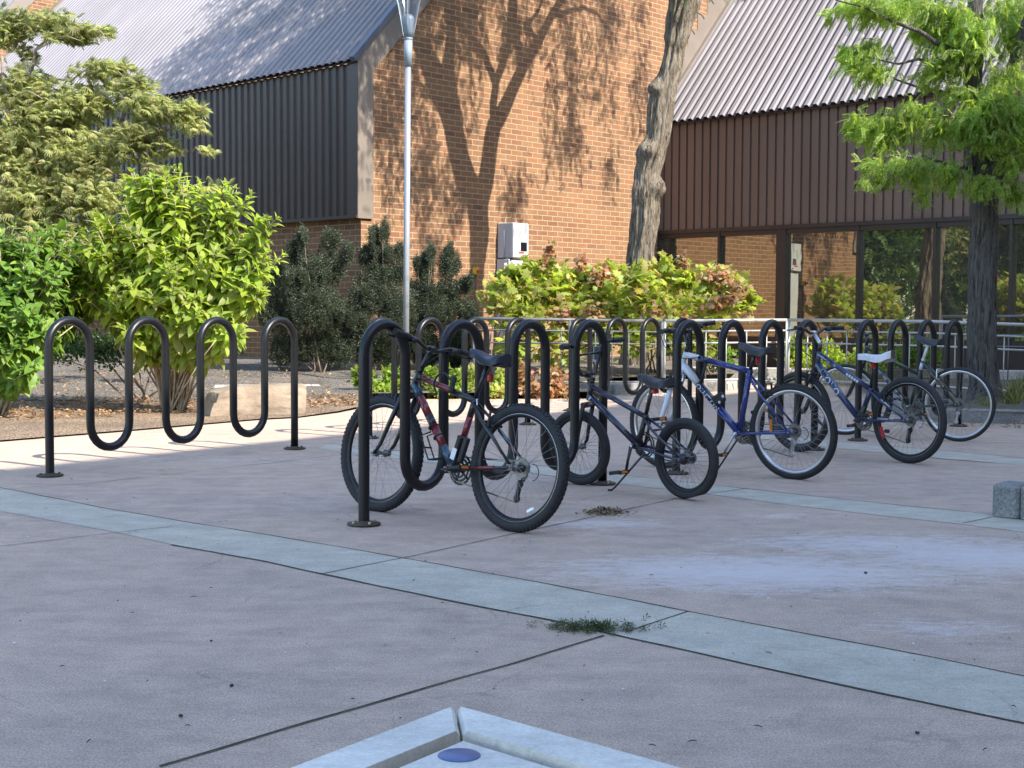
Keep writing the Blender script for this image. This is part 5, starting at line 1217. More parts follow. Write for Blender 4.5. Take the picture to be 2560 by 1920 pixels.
paths=[(LS([(905,1160,0),(850,1060,0),(810,950,.1),(770,780,.2),(735,620,.3),(715,470,.3)],4.43),.20,.15),
 (LS([(715,470,.3),(640,340,.1),(560,230,0),(480,60,-.2),(420,-120,-.3)],4.43),.12,.05),
 (LS([(725,480,.3),(748,300,.5),(752,150,.7),(740,-20,.8),(700,-300,1.)],4.43),.13,.06),
 (LS([(925,1150,0),(960,1020,0),(985,850,-.2),(1005,720,-.3)],4.43),.17,.135),
 (LS([(1000,740,-.3),(1000,600,-.4),(1020,460,-.5),(1065,330,-.5),(1100,180,-.6),(1100,-40,-.6),(1130,-300,-.7)],4.43),.085,.04),
 (LS([(1015,480,-.5),(945,310,-.2),(850,195,0),(780,120,.2),(700,-60,.3)],4.43),.07,.03),
 (LS([(1010,720,-.3),(1080,590,-.6),(1125,480,-.8),(1185,360,-1.),(1270,220,-1.1),(1330,90,-1.2),(1400,-30,-1.3),(1480,-260,-1.3)],4.43),.13,.04),
 (LS([(1160,360,-1.),(1140,240,-.9),(1125,120,-.9),(1130,-40,-.9)],4.43),.08,.035),
 (LS([(1250,250,-1.1),(1200,150,-.8),(1260,60,-.7),(1300,-60,-.6)],4.43),.045,.02),
 (LS([(1325,90,-1.2),(1420,60,-1.4),(1520,45,-1.5),(1600,80,-1.6),(1650,160,-1.7)],4.43),.04,.015),
 (LS([(700,660,.3),(640,560,.2),(590,490,.1),(550,440,0),(500,300,0)],4.43),.025,.012)]
paths+=[([FKs-Vector((0,0,.3)),FKs+Vector((.6,-1.,2.)),FKs+Vector((1.5,-2.,4.5))],.12,.04),([FKs-Vector((0,0,.1)),FKs+Vector((-2.2,-1.2,3.2)),FKs+Vector((-4.,-2.,4.8))],.11,.03)]
paths=[(a,b*1.35,c*1.4) for a,b,c in paths]
limbs('limb',paths,M['bark1'],T1,base_t,12,.05)
# crown sprays, hanging; placed where the photo's leaf shadows come from
pos=[];sc_=[]
def spray(c,n,rx,rz):
    q=np.array(c)+RNG.normal(size=(n,3))*np.array([rx,rx,rz]); pos.append(q)
def zclear(P): return 1.14+ (786./F)*P.y+.25
def wallspray(px,py,n,rx,rz,s0=None):
    s=s0 if s0 is not None else random.uniform(3.6,5.6)
    W_p=WALL(px,py); P=W_p+KS*s
    it=0
    while P.z-rz*1.6<zclear(P) and it<60: s+=.15; P=W_p+KS*s; it+=1
    spray(P,n,rx,rz)
shadow_pts=[]
for k in range(100): # left and middle of the wall: dense dapple
    x=random.uniform(300,1500)**1.0; y=random.uniform(-500,420)
    if x>1000 and y>330 and random.random()<.7: continue
    shadow_pts.append((x,y))
for k in range(26): shadow_pts.append((random.uniform(300,640),random.uniform(480,1050)))
for k in range(15): shadow_pts.append((random.uniform(560,820),random.uniform(960,1500)))
for k in range(26): shadow_pts.append((random.uniform(1560,1880),random.uniform(-200,720)))
for k in range(10): shadow_pts.append((random.uniform(1280,1520),random.uniform(400,900)))
for k in range(5): shadow_pts.append((random.uniform(1040,1180),random.uniform(1050,1270)))
for k in range(42): shadow_pts.append((random.uniform(240,1700),random.uniform(-160,230)))
shadow_pts+=[(1680,1000),(1680,960),(1320,900),(1420,790),(830,760),(860,640),(1160,1040)]
for (x,y) in shadow_pts: wallspray(*c2p(x,y),random.randint(20,46),.15,.26)
# roof shade
RP=CB+nf*.17+Vector((0,0,EZL))
for k in range(470):
    px=random.uniform(330,1100); py=random.uniform(-420,240)
    if px<290+ (230-py)*1.35+random.gauss(0,30): continue
    Wp=ONPLANE(px,py,RP,rn); s=random.uniform(3.5,8.0); P=Wp+KS*s; it=0
    while P.z-.5<zclear(P) and it<60: s+=.2; P=Wp+KS*s; it+=1
    spray(P,44,.22,.17)
P_=np.concatenate(pos); n=len(P_); print('T1 sprays',n)
dr_=nrm_(np.array([0,0,-1.1])+RNG.normal(size=(n,3))*.45)
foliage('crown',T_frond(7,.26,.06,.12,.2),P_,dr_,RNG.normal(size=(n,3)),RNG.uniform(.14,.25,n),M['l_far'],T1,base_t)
# ---------- right tree
D2=16.6
b2_=AT(2463,994,D2); base2=Vector((b2_.x,b2_.y,.13))
T2=thing('honey_locust_tree',base2,'honey locust with a dark straight trunk and bright feathery leaves at the right','tree')
keys=[(base2.x,base2.y,.05,.235),(base2.x,base2.y,.25,.19)]
for (cy,xa,xb) in ((1500,548,757),(1200,540,742),(900,541,737),(600,541,742),(300,548,748),(160,556,752),(60,560,748)):
    px=2240+(xa+xb)/2/2.9625; py=440+cy/2.9625; p=AT(px,py,D2); keys.append((p.x,p.y,p.z,(xb-xa)/2/2.9625/F*D2))
trunkmesh('trunk',keys,M['bark2'],T2,base2,60,.04,.022,[(AT(2462,620,D2-.2).x,AT(2462,620,D2-.2).y,AT(2462,620,D2-.2).z,.12,.03)])
def c6(x,y,D=D2): return AT(1960+x/2.963,y/2.963,D)
lim=[([c6(1470,1420),c6(1430,1150),c6(1405,900),c6(1400,650),c6(1410,400),c6(1405,0),c6(1400,-500,D2)],.16,.07),
 ([c6(1510,1400),c6(1560,1180),c6(1640,980,16.4),c6(1700,600,16.3),c6(1760,360,16.2),c6(1850,100,16),c6(2000,-300,16)],.15,.06),
 ([c6(1400,1250,16.5),c6(1250,1220,16.2),c6(1100,1180,16.),c6(850,1150,15.9),c6(620,1190,15.9)],.03,.006),
 ([c6(1390,900,16.6),c6(1230,850,16.5),c6(1000,880,16.5),c6(700,830,16.5),c6(500,850,16.5)],.035,.007),
 ([c6(1380,700,16.6),c6(1200,690,16.8),c6(1000,660,16.9),c6(820,600,17.),c6(740,560,17)],.03,.006),
 ([c6(1390,560,16.6),c6(1150,500,16.5),c6(1000,440,16.5),c6(850,480,16.5),c6(600,420,16.5)],.035,.007),
 ([c6(1400,380,16.6),c6(1150,330,16.3),c6(1000,220,16.2),c6(820,160,16.2),c6(600,60,16.2),c6(380,0,16.2)],.04,.008),
 ([c6(1410,300,16.6),c6(1200,100,16.8),c6(1100,-100,17)],.035,.01),
 ([c6(1450,1300,16.5),c6(1540,1260,16.),c6(1640,1180,15.8)],.03,.008),
 ([c6(1600,1080,16.4),c6(1700,1000,16.),c6(1850,950,16)],.04,.01),([c6(1420,800,16.6),c6(1300,760,16.),c6(1220,900,15.7)],.03,.008)]
limbs('limb',lim,M['bark2'],T2,base2,10,.04)
pos=[]
cl=[(560,430,180,150,16.5,170),(700,520,220,120,16.6,150),(470,380,90,90,16.5,60),(640,330,170,70,16.7,90),(560,950,100,150,16.4,80),(520,870,70,70,16.4,40),(700,930,190,130,16.4,170),(900,900,200,170,16.3,230),(760,1040,170,80,16.4,80),(1150,950,200,160,16.2,230),(1000,800,150,80,16.3,90),(900,1200,330,90,15.9,210),(650,1200,110,50,15.9,35),(600,1330,60,60,15.9,16),(720,1320,90,80,16.,45),(1000,1300,200,80,16,120),(1050,1430,55,75,15.9,42),(1240,1260,150,110,16.,120),(1250,1360,45,60,15.9,24),
 (1150,500,180,180,16.4,240),(1180,250,180,160,16.5,260),(1290,380,130,260,16.3,230),(1020,200,90,140,16.6,90),(700,60,300,90,16.5,230),(480,40,150,50,16.5,60),(900,20,200,120,16.7,150),(1430,250,150,250,16.2,260),(1620,600,190,200,16.2,300),(1700,250,160,260,16.3,330),(1700,850,180,160,15.9,300),(1470,830,170,150,15.8,300),(1560,1000,200,130,15.8,260),(1350,950,130,110,15.9,150),(1460,1360,160,100,15.8,170),(1700,1180,130,120,15.9,150),(1700,1400,110,140,16,150),(1800,1000,200,300,16.1,300),(1560,700,120,120,15.8,140),
 (1300,700,110,110,16.2,110),(600,20,260,80,16.4,120),(850,90,140,60,16.3,80),(1100,60,160,110,16.4,130),(1300,80,130,120,16.3,120),(1640,60,180,150,16.6,200),(350,120,40,60,16.5,14)]
for (x,y,rx,ry,D,n) in cl:
    c=c6(x,y,D); k=D/F/2.963; q,_=blob(c,(rx*k,rx*k*.9+.1,ry*k),int(n*1.2),.0); pos.append(q)
# crown above and beyond the frame
for (x,y,z,r,n) in ((5.2,16.5,7.2,1.6,420),(7.3,16.4,6.6,1.6,420),(6.8,17.8,5.6,1.4,320),(7.8,16.2,4.4,1.5,380),(5.9,17.6,8.6,1.5,320),(3.9,16.6,6.5,1.1,200),(7.4,15.,5.6,1.2,240)):
    q,_=blob((x,y,z),(r,r,r*.8),n,.3); pos.append(q)
P_=np.concatenate(pos); n=len(P_); print('T2',n)
out_=nrm_((P_-np.array([base2.x,base2.y,0]))*np.array([1,1,0])+1e-3)
dr_=nrm_(out_*.5+np.array([0,0,-.75])+RNG.normal(size=(n,3))*.5)
foliage('crown',T_frond(9,.23,.06,.3,.2),P_,dr_,np.array([0,0,1.])+RNG.normal(size=(n,3))*.6,RNG.uniform(.09,.16,n),M['l_locust'],T2,base2)
# ---------- feathery tree on the left
def cluster_tree(T,c,cl,tmpl,mat,scale,dirf,cr=1.,name='crown',shell=.2,ax=.9):
    pos=[]
    for (px,py,rx,ry,D,n) in cl:
        q,_=blob(AT(px,py,D),(rx*D/F,max(rx,ry)*D/F*ax,ry*D/F),int(n*cr),shell); pos.append(q)
    P=np.concatenate(pos); n=len(P)
    d,nn=dirf(P,n); print(T.name,n)
    return foliage(name,tmpl,P,d,nn,RNG.uniform(scale[0],scale[1],n),mat,T,c)
cT=Vector((-6.9,19.2,.03))
T3=thing('sumac_tree',cT,'big feathery-leaved tree with drooping narrow leaflets at the upper left','tree')
limbs('trunk',[([cT,cT+Vector((.2,0,1.2)),cT+Vector((.1,.1,2.4)),AT(60,200,19)],.11,.04),([cT+Vector((0,0,.4)),cT+Vector((.9,-.2,1.6)),AT(230,420,18.6),AT(330,260,18.6)],.07,.02),([cT+Vector((.3,0,.6)),cT+Vector((1.6,.1,1.5)),AT(330,520,18.4),AT(400,330,18.3),AT(480,290,18.3)],.06,.012),
  ([cT+Vector((0,0,1.)),AT(10,420,18.6),AT(20,250,18.6),AT(5,140,18.6)],.05,.02),([AT(60,330,18.8),AT(90,130,18.8),AT(130,85,18.8),AT(270,75,18.8)],.035,.008)],M['twig'],T3,cT,8,.06)
twg=[]
for (px,py,rx) in ((190,85,60),(255,78,20),(190,250,60),(330,250,50),(420,280,50),(480,270,20),(330,350,60),(250,170,50),(300,175,20),(150,390,60),(100,230,60),(430,372,30),(500,375,20),(240,490,60)):
    e=AT(px,py,18.4); a=AT(px-rx*1.6,py+rx*.7,18.6); twg.append(([a,a.lerp(e,.45)+Vector((0,0,.07)),e],.014,.004)); twg.append(([a.lerp(e,.5)+Vector((0,0,.06)),a.lerp(e,.8)+Vector((.02,-.15,.02)),e+Vector((.1,-.2,-.12))],.008,.003))
for a_,b_ in zip(twg[::2],twg[1::2]): limbs('branch',[a_,b_],M['paletwig'],T3,cT,5,.06)
def d_feather(P,n):
    o=nrm_((P-np.array(cT)-np.array([0,0,2.]))*np.array([1,1,.35])); d=nrm_(o*.75+np.array([.25,-.25,-.30])+RNG.normal(size=(n,3))*.55); return d,np.array([0,0,1.])+RNG.normal(size=(n,3))*.6
cl=[(60,420,150,200,19.6,700),(40,55,95,35,19,150),(130,60,70,35,18.8,120),(210,78,80,17,18.6,80),(265,76,22,10,18.6,16),(170,95,60,18,18.6,60),(20,95,60,40,19,90),(70,140,30,25,18.9,20),(190,105,30,12,18.6,16),
 (60,230,90,75,18.8,300),(140,290,130,80,18.7,420),(250,175,90,28,18.5,130),(300,172,40,18,18.5,30),(215,250,100,60,18.5,220),(330,215,60,30,18.4,100),(370,265,70,40,18.3,160),(430,280,60,28,18.2,110),(480,268,42,20,18.2,50),(470,310,50,24,18.2,50),
 (60,380,130,90,18.6,460),(200,390,130,80,18.4,420),(330,350,100,60,18.3,240),(420,370,50,25,18.3,30),(520,375,30,14,18.2,12),(80,500,140,80,18.4,460),(240,490,110,70,18.2,320),(380,420,40,20,18.2,20),(140,600,170,70,18.3,350),(320,600,100,70,18.5,160),(30,640,100,60,18.3,160),(-60,300,90,250,18.8,420),(560,590,50,45,18.6,45),(640,640,40,40,18.6,26),(520,480,60,40,18.8,40)]
cluster_tree(T3,cT,cl,T_hand(8,.055,2.6,.35),M['l_feather'],(.085,.155),d_feather,1.6)
# ---------- bright broad-leaved shrub
def rosettes(T,c,centres,outs,mat,nl=(6,9),ls=(.10,.17),w=.26,up_=.45,name='foliage'):
    pos=[];ds=[];ns=[];ss=[]
    for p,o in zip(centres,outs):
        ax=Vector(o)*.75+Vector((0,0,up_)); ax.normalize(); n=random.randint(*nl); ph=random.random()*6
        t1=ax.orthogonal().normalized(); t2=ax.cross(t1); s0=random.uniform(*ls)
        for k in range(n):
            a=ph+k*2.4; el=random.uniform(.12,.95) if k>2 else random.uniform(.8,1.4)
            d=(t1*math.cos(a)+t2*math.sin(a))*math.cos(el)+ax*math.sin(el); pos.append(p+ax*(.012*k)+d*.01); ds.append(d); ns.append(ax+Vector((0,0,.5))-d*.1); ss.append(s0*random.uniform(.7,1.1)*(1.-.35*(k<=2)))
    print(T.name,len(pos)); return foliage(name,T_ovate(w,.22,.12),np.array(pos),np.array(ds),np.array(ns),np.array(ss),mat,T,c)
def bushpts(cl,shell=.45):
    C=[];O=[]
    for (px,py,rx,ry,D,n) in cl:
        q,d=blob(AT(px,py,D),(rx*D/F,max(rx,ry)*D/F*.85,ry*D/F),n,shell); C+= [Vector(a) for a in q]; O+=[Vector(a) for a in d]
    return C,O
cS=G(434,1030); 
S1=thing('broad_leaved_shrub',cS,'bright lime-green broad-leaved shrub on thin stems behind the empty wave rack','shrub')
cl=[(430,640,200,170,15.4,290),(340,480,55,50,15.4,34),(330,450,14,28,15.3,6),(445,450,30,40,15.3,16),(440,430,14,22,15.3,5),(560,500,45,40,15.3,26),(555,470,16,24,15.3,6),(630,545,50,40,15.2,30),(625,510,14,18,15.2,5),(665,560,22,16,15.2,10),(640,620,55,50,15.2,34),(600,700,75,65,15.1,56),(650,720,40,40,15.1,20),(610,650,20,26,15.0,10),
 (700,600,14,18,15.1,5),(660,820,26,20,15.0,6),(250,480,16,24,15.4,6),(390,425,12,20,15.3,5),(505,450,14,24,15.2,6),(600,480,10,16,15.2,4),(480,760,110,70,15.1,64),(360,740,110,70,15.2,58),(300,640,70,90,15.3,56),(530,820,60,55,15.,26),(550,860,36,40,15.,14),(330,820,60,45,15.2,18),(430,850,40,30,15.2,9),(250,560,50,50,15.4,30),(570,780,50,50,15.,22),(470,600,150,120,15.0,90)]
def shoots(T,c,tips,mat,leaf=(.10,.17),n_=(20,32),w=.20,frac=.62,sp=.026,stem=M['paletwig']):
    pos=[];ds=[];ns=[];ss=[];mb=MB()
    for tp in tips:
        b=c+Vector((random.uniform(-.12,.12),random.uniform(-.12,.12),0)); L=(tp-b).length
        out=Vector((tp.x-b.x,tp.y-b.y,0)); m1=b+out*.22+Vector((0,0,(tp.z-b.z)*.45)); m2=b+out*.62+Vector((0,0,(tp.z-b.z)*.80)); P=[]
        for k in range(25):
            t=k/24; q=b*(1-t)**3+m1*3*t*(1-t)**2+m2*3*t*t*(1-t)+tp*t**3; P.append(q+Vector((noise.noise(q*3),noise.noise(q*3+Vector((5,5,5))),0))*.03)
        k0=0 if (len(ss)==0 or random.random()<.14) else 11; mb.tube(P[k0:],[.013*(1-.8*k/24)+.0015 for k in range(k0,25)],5)
        n=random.randint(*n_); s0=random.uniform(*leaf); ph=random.random()*6
        for k in range(n):
            u=1-frac*(k/n)**1.15 if k>2 else 1.; x=u*24; i0=min(23,int(x)); p=P[i0].lerp(P[i0+1],x-i0); ax=(P[min(24,i0+1)]-P[max(0,i0-1)]).normalized()
            t1=ax.orthogonal().normalized(); t2=ax.cross(t1); a=ph+k*2.4; el=max(-.1,1.25-k*.13)+random.uniform(-.2,.2)
            d=(t1*math.cos(a)+t2*math.sin(a))*math.cos(el)+ax*math.sin(el)+Vector((0,0,-.12*min(1,k/8))); pos.append(p); ds.append(d); ns.append(ax*.7+Vector((0,0,.5))+Vector((random.gauss(0,.2),random.gauss(0,.2),0))); ss.append(s0*(.45 if k<3 else min(1.1,.6+.07*k))*random.uniform(.75,1.15))
    mb.build('stems',stem,T); v=T.children[-1] if T.children else None
    for ch in T.children:
        if ch.name.startswith('stems') and ch.data.users and not ch.get('_o'): ch.data.transform(Matrix.Translation(-c)); ch['_o']=1; del ch['_o']; break
    print(T.name,len(pos)); return foliage('foliage',T_ovate(w,.28,.14),np.array(pos),np.array(ds),np.array(ns),np.array(ss),mat,T,c)
def tipset(cl,shell=.3):
    o=[]
    for (px,py,rx,ry,D,n) in cl:
        q,_=blob(AT(px,py,D),(rx*D/F,max(rx,ry)*D/F*.8,ry*D/F),n,shell); o+=[Vector(a) for a in q]
    return o
cl1=[(430,590,180,110,15.4,52),(250,600,90,100,15.4,36),(380,520,80,60,15.4,14),(560,520,60,40,15.3,12),(300,760,90,70,15.3,18),(340,470,40,40,15.4,9),(330,430,8,8,15.3,2),(445,425,16,14,15.3,4),(392,450,20,20,15.3,4),(500,470,26,26,15.3,5),(560,458,14,12,15.3,3),(622,495,16,14,15.2,4),(665,548,22,18,15.2,5),(690,552,8,6,15.1,2),(640,600,50,40,15.2,12),(660,660,26,40,15.1,8),(610,700,60,60,15.1,20),(655,735,22,22,15.,6),(480,700,130,110,15.1,40),(360,720,110,90,15.2,26),(540,800,70,50,15.,14),(600,820,26,20,14.9,4),(330,800,60,40,15.2,7),(450,800,40,30,15.1,5),(240,560,40,50,15.4,8),(200,680,60,70,15.6,14),(430,450,110,30,15.3,12),(340,425,10,8,15.3,2),(590,470,12,10,15.3,2),(705,640,8,8,15.1,2)]
shoots(S1,cS,tipset(cl1),M['l_bright'],(.12,.20),(22,36),.23,.50)
st_=[]
for k in range(13):
    a=cS+Vector((random.uniform(-.12,.12),random.uniform(-.15,.15),0)); e=AT(random.uniform(300,600),random.uniform(520,700),15.4+random.uniform(-.4,.4)); m_=a.lerp(e,.4)+Vector((0,0,.12)); st_.append(([a,m_,e],.017,.007))
st_+=[([G(375,1005),AT(330,940,15.2),AT(300,870,15.4),AT(330,800,15.4)],.022,.012),([G(430,1020),AT(470,960,15),AT(500,900,14.9),AT(540,850,14.8)],.012,.006)]
limbs('stems',st_,M['paletwig'],S1,cS,7,.03)
cS2=Vector((-5.6,14.9,.02))
S2=thing('broad_leaved_shrub',cS2,'darker green broad-leaved shrub cut by the left edge of the photo','shrub')
cl=[(20,640,130,70,14.7,90),(90,700,100,70,14.5,70),(30,780,110,80,14.4,90),(100,820,60,50,14.3,36),(30,860,80,50,14.3,46),(70,910,35,30,14.2,16),(-60,700,110,200,14.8,190),(140,620,70,50,15.,36),(200,700,60,60,15.6,36),(180,780,60,60,15.8,30),(240,740,60,60,16,30)]
cl2=[(20,600,110,60,14.7,26),(90,690,90,70,14.5,20),(30,760,110,70,14.4,26),(100,820,50,46,14.3,10),(30,860,80,50,14.3,14),(75,920,30,24,14.2,5),(-60,700,110,180,14.8,34),(130,600,70,50,15.,20),(190,690,60,60,15.6,26),(170,780,60,50,15.8,20),(230,740,60,60,16,24),(210,620,50,40,15.8,14)]
shoots(S2,cS2,tipset(cl2),M['l_mid'],(.12,.20),(20,34),.24)
limbs('stems',[([cS2,cS2+Vector((.2,0,.8)),AT(40,720,14.7)],.02,.008),([cS2,cS2+Vector((.5,-.1,.7)),AT(110,800,14.4)],.016,.006),([cS2,cS2+Vector((-.3,0,.9)),AT(-60,640,14.7)],.02,.008)],M['paletwig'],S2,cS2,7,.04)
# low dark shrub beneath
def simple_bush(name,c,label,cl,tmpl,mat,scale,group=None,stems=True,cr=1.,shell=.3,up=.5,cat='shrub',jit=.5):
    T=thing(name,c,label,cat,group)
    def df(P,n):
        o=nrm_(P-np.array(c)-np.array([0,0,.3])); return nrm_(o*.6+np.array([0,0,up])+RNG.normal(size=(n,3))*jit),o*.5+np.array([0,0,.8])+RNG.normal(size=(n,3))*.45
    cluster_tree(T,c,cl,tmpl,mat,scale,df,cr,'foliage',shell)
    if stems:
        st=[]
        for (px,py,rx,ry,D,n) in cl[:10]:
            e=AT(px,py,D); st.append(([c+Vector((random.uniform(-.1,.1),random.uniform(-.1,.1),-.02)),c.lerp(e,.5)+Vector((0,0,.08)),e],.014,.005))
        limbs('stems',st,M['twig'],T,c,6,.04)
    return T
simple_bush('small_leaved_bush',Vector((-4.6,17.2,.03)),'low dark bush on the mulch beneath the bright green shrub',[(200,870,90,60,16.9,500),(270,880,70,50,16.7,360),(330,850,60,60,17,300),(120,880,80,40,17.2,300),(400,880,60,40,17.,160),(560,870,60,30,17.2,200)],T_small(.32),M['l_dark'],(.035,.06),None,True,2.,.2)
# ---------- yews at the building corner
yl=['dark yew left of the building corner, spreading before the shaded bricks','tall dark yew standing in front of the building corner','dark yew just right of the lamp post','rightmost small dark yew, beside the yellow switch box']
yd=[[(740,640,26,30,22.,170),(755,600,12,26,22,60),(775,690,50,50,22,430),(830,610,22,30,22.2,150),(820,680,50,50,22.2,420),(720,720,45,60,21.8,380),(780,780,85,70,21.8,800),(700,800,50,50,21.8,300),(840,820,50,60,22,300),(690,690,20,30,21.8,80),(870,640,16,30,22.2,60)],
 [(935,600,14,28,22.4,80),(962,590,10,24,22.4,50),(950,640,36,30,22.4,260),(940,700,48,45,22.4,420),(980,690,40,40,22.4,260),(920,760,50,55,22.2,420),(990,770,50,60,22.3,420),(900,830,35,50,22.1,240),(960,840,60,50,22.2,320),(915,650,18,30,22.4,80),(1000,640,16,26,22.5,70)],
 [(1060,680,24,36,22.8,190),(1070,650,12,22,22.8,60),(1060,740,42,40,22.8,330),(1050,810,50,50,22.7,340),(1040,860,40,40,22.6,180),(1085,780,30,50,22.8,170)],
 [(1120,670,26,40,23.,210),(1118,640,10,20,23,50),(1130,740,36,40,23.,270),(1110,800,40,45,22.9,260),(1160,720,22,24,23,90),(1165,790,26,40,23.,140),(1140,850,36,36,22.9,130)]]
yb=[Vector((-3.1,21.9,.2)),Vector((-2.1,22.2,.21)),Vector((-1.45,22.8,.22)),Vector((-.95,23.0,.23))]
for i,d in enumerate(yd):
    xs_=[q[0] for q in d]; lo_=min(xs_);hi_=max(xs_); D0=d[-1][4]; nd=[(lo_+(hi_-lo_)*(k+.5)/4,880+random.uniform(-8,8),(hi_-lo_)/6+8,44,D0-.2,190) for k in range(4)]
    for (px,py,rx,ry,D,n) in d:
        nd.append((px,py,rx,ry,D,int(n*.55)))
        for k in range(max(2,int(rx/9))): nd.append((px+random.uniform(-1,1)*rx*.9,py-ry*random.uniform(-.2,.45),random.uniform(5,9),random.uniform(16,32),D+random.uniform(-.2,.2),26))
    yd[i]=nd
for l,d,b_ in zip(yl,yd,yb): simple_bush('yew',b_,l,d,T_sprig(),M['l_yew'],(.06,.12),'yews in the corner bed',True,6.5,.0,1.1,'yew',.45)
# ---------- oak-leaved hydrangeas behind the railing
hl=['leafy hydrangea at the left, partly hiding the cabinet','hydrangea with a tall rusty spire of leaves on top','hydrangea with browned flower heads left of the knobbly tree','hydrangea growing around the foot of the knobbly tree','rightmost hydrangea with orange-red leaves on its right side']
hb_=[(-.4,21.9),(.55,22.1),(1.35,22.2),(2.2,22.),(3.1,21.9)]
hd=[[(1270,720,60,50,21.8,70),(1300,690,40,40,21.8,50),(1240,760,45,45,21.6,45),(1290,790,80,60,21.6,90),(1280,870,70,50,21.6,60),(1340,760,50,60,21.7,60)],
 [(1370,690,55,40,22.,65),(1390,740,70,60,21.8,90),(1350,800,60,60,21.7,60),(1400,860,70,60,21.7,80),(1430,800,50,60,21.7,50)],
 [(1460,700,60,40,22.,75),(1490,750,70,60,21.8,90),(1480,850,70,60,21.7,80),(1530,700,50,40,22.,60),(1540,790,60,80,21.7,80)],
 [(1590,700,50,40,21.4,60),(1650,690,50,45,22.2,65),(1620,760,80,60,21.5,110),(1600,850,70,60,21.5,80),(1680,800,50,80,21.6,80)],
 [(1720,710,55,40,22.,75),(1790,700,60,45,21.9,80),(1840,730,50,45,21.7,60),(1780,770,80,55,21.6,110),(1850,770,40,30,21.5,36),(1740,850,70,60,21.6,80),(1880,755,22,14,21.5,10)]]
for i,(l,b_,d) in enumerate(zip(hl,hb_,hd)):
    c=Vector((b_[0],b_[1],.2)); T=simple_bush('hydrangea_bush',c,l,d,T_lobed(),M['l_hyd'],(.10,.22),'oak-leaved hydrangeas behind the railing',True,1.9,.1,.15)
    rz={0:[(1330,800,30,30,21.5,10)],1:[(1372,655,34,14,21.9,14),(1370,630,12,14,21.9,10),(1375,612,5,10,21.9,7),(1410,790,40,30,21.4,22)],2:[(1500,690,36,30,21.7,50),(1455,655,12,18,21.8,14),(1480,780,40,30,21.4,20)],3:[(1706,655,8,20,21.9,30),(1640,780,30,20,21.3,12)],4:[(1790,760,50,20,21.3,26),(1800,690,50,26,21.6,50),(1835,720,34,22,21.4,30),(1720,800,40,20,21.3,18),(1830,745,30,16,21.2,12)]}[i]
    def df(P,n): return nrm_(np.array([.1,-.5,-.1])+RNG.normal(size=(n,3))*.6),np.array([0,-.4,.8])+RNG.normal(size=(n,3))*.5
    cluster_tree(T,c,[q[:5]+(q[5]*3,) for q in rz],T_lobed(),M['l_rust'],(.05,.13),df,1.,'rusty_leaves',.2)
for i,(x,y) in enumerate(((.4,24.6),(1.6,25.6),(3.1,26.6))):
    c=Vector((x,y,.2)); px,py=1280+F*x/y,785
    simple_bush('hydrangea_bush',c,['hydrangea against the brick wall, hidden behind the front ones except in the window reflection','hydrangea in the second line behind the front ones, near the knobbly trunk','hydrangea in the second line next to the inner building corner'][i],[(px,py+10,60,90,y,90),(px-40,py-30,50,60,y,60),(px+40,py-20,50,60,y,60),(px,py-70,60,40,y,60)],T_lobed(),M['l_hyd'],(.13,.25),'oak-leaved hydrangeas behind the railing',True,2.,.2,.15)
# ---------- low yellow-green plants behind the half-lit rack
ll=['low yellow-green plants behind the first bicycle front wheel','low yellow-green plants between the rack legs, below the cabinet','low rust-tinged plants right of the yellow-green ones','low orange-tinged plants near the small bicycle']
for i,(l,cx_) in enumerate(zip(ll,(950,1110,1230,1350))):
    c=AT(cx_,980,18.9); c.z=.05
    cl=[(cx_-40,945,34,32,18.8,150),(cx_+30,950,36,34,18.8,160),(cx_,975,50,20,18.6,120),(cx_+45,970,26,24,18.7,80)]
    simple_bush('low_plant',c,l,cl,T_lobed(),M['l_low'] if i<2 else M['l_rust'] if i==3 else M['l_hyd'],(.05,.095),'low plants in front of the railing',False,2.2,.2,.3,'plant')
for i,(cx_,cy_,rx) in enumerate(((1790,885,50),(1985,880,40),(2070,885,45),(2180,890,60),(2290,880,60))):
    c=AT(cx_,930,22.6); c.z=.05; lab=['small sunlit shrub between the blue bicycle and the railing','sunlit small shrub left of the blue handlebars of the white-saddled bicycle','sunlit small shrub right of the handlebars of the white-saddled bicycle','sunlit small shrub behind the white saddle','small shrub behind the seat of the green bicycle'][i]
    simple_bush('small_shrub',c,lab,[(cx_,cy_,rx,34,22.4,220),(cx_+rx*.4,cy_+20,rx*.7,24,22.3,120),(cx_-rx*.4,cy_+20,rx*.7,24,22.3,120)],T_ovate(.3,.1,.1),M['l_mid'] if i in(0,4) else M['l_bright'],(.05,.09),'small shrubs along the ramp',False,1.8,.3,.5)
# grass tufts in the right bed
for i,(px,py,D) in enumerate(((2535,1000,15.9),(2470,1015,15.5),(2560,985,17.))):
    c=AT(px,py,D); c.z=.13; T=thing('grass_tuft',c,['dry grass tuft in the right bed beside the trunk','tiny grass tuft at the foot of the right tree','grass tuft in the bed at the right edge of the photo'][i],'grass'); n=90
    P=np.array(c)+RNG.normal(size=(n,3))*np.array([.06,.06,0]); d=nrm_(np.array([0,0,1.])+RNG.normal(size=(n,3))*.45)
    foliage('blades',T_ovate(.03,.5,.01),P,d,RNG.normal(size=(n,3)),RNG.uniform(.12,.34,n)*(.5 if i==1 else 1),M['l_grass'],T,c)
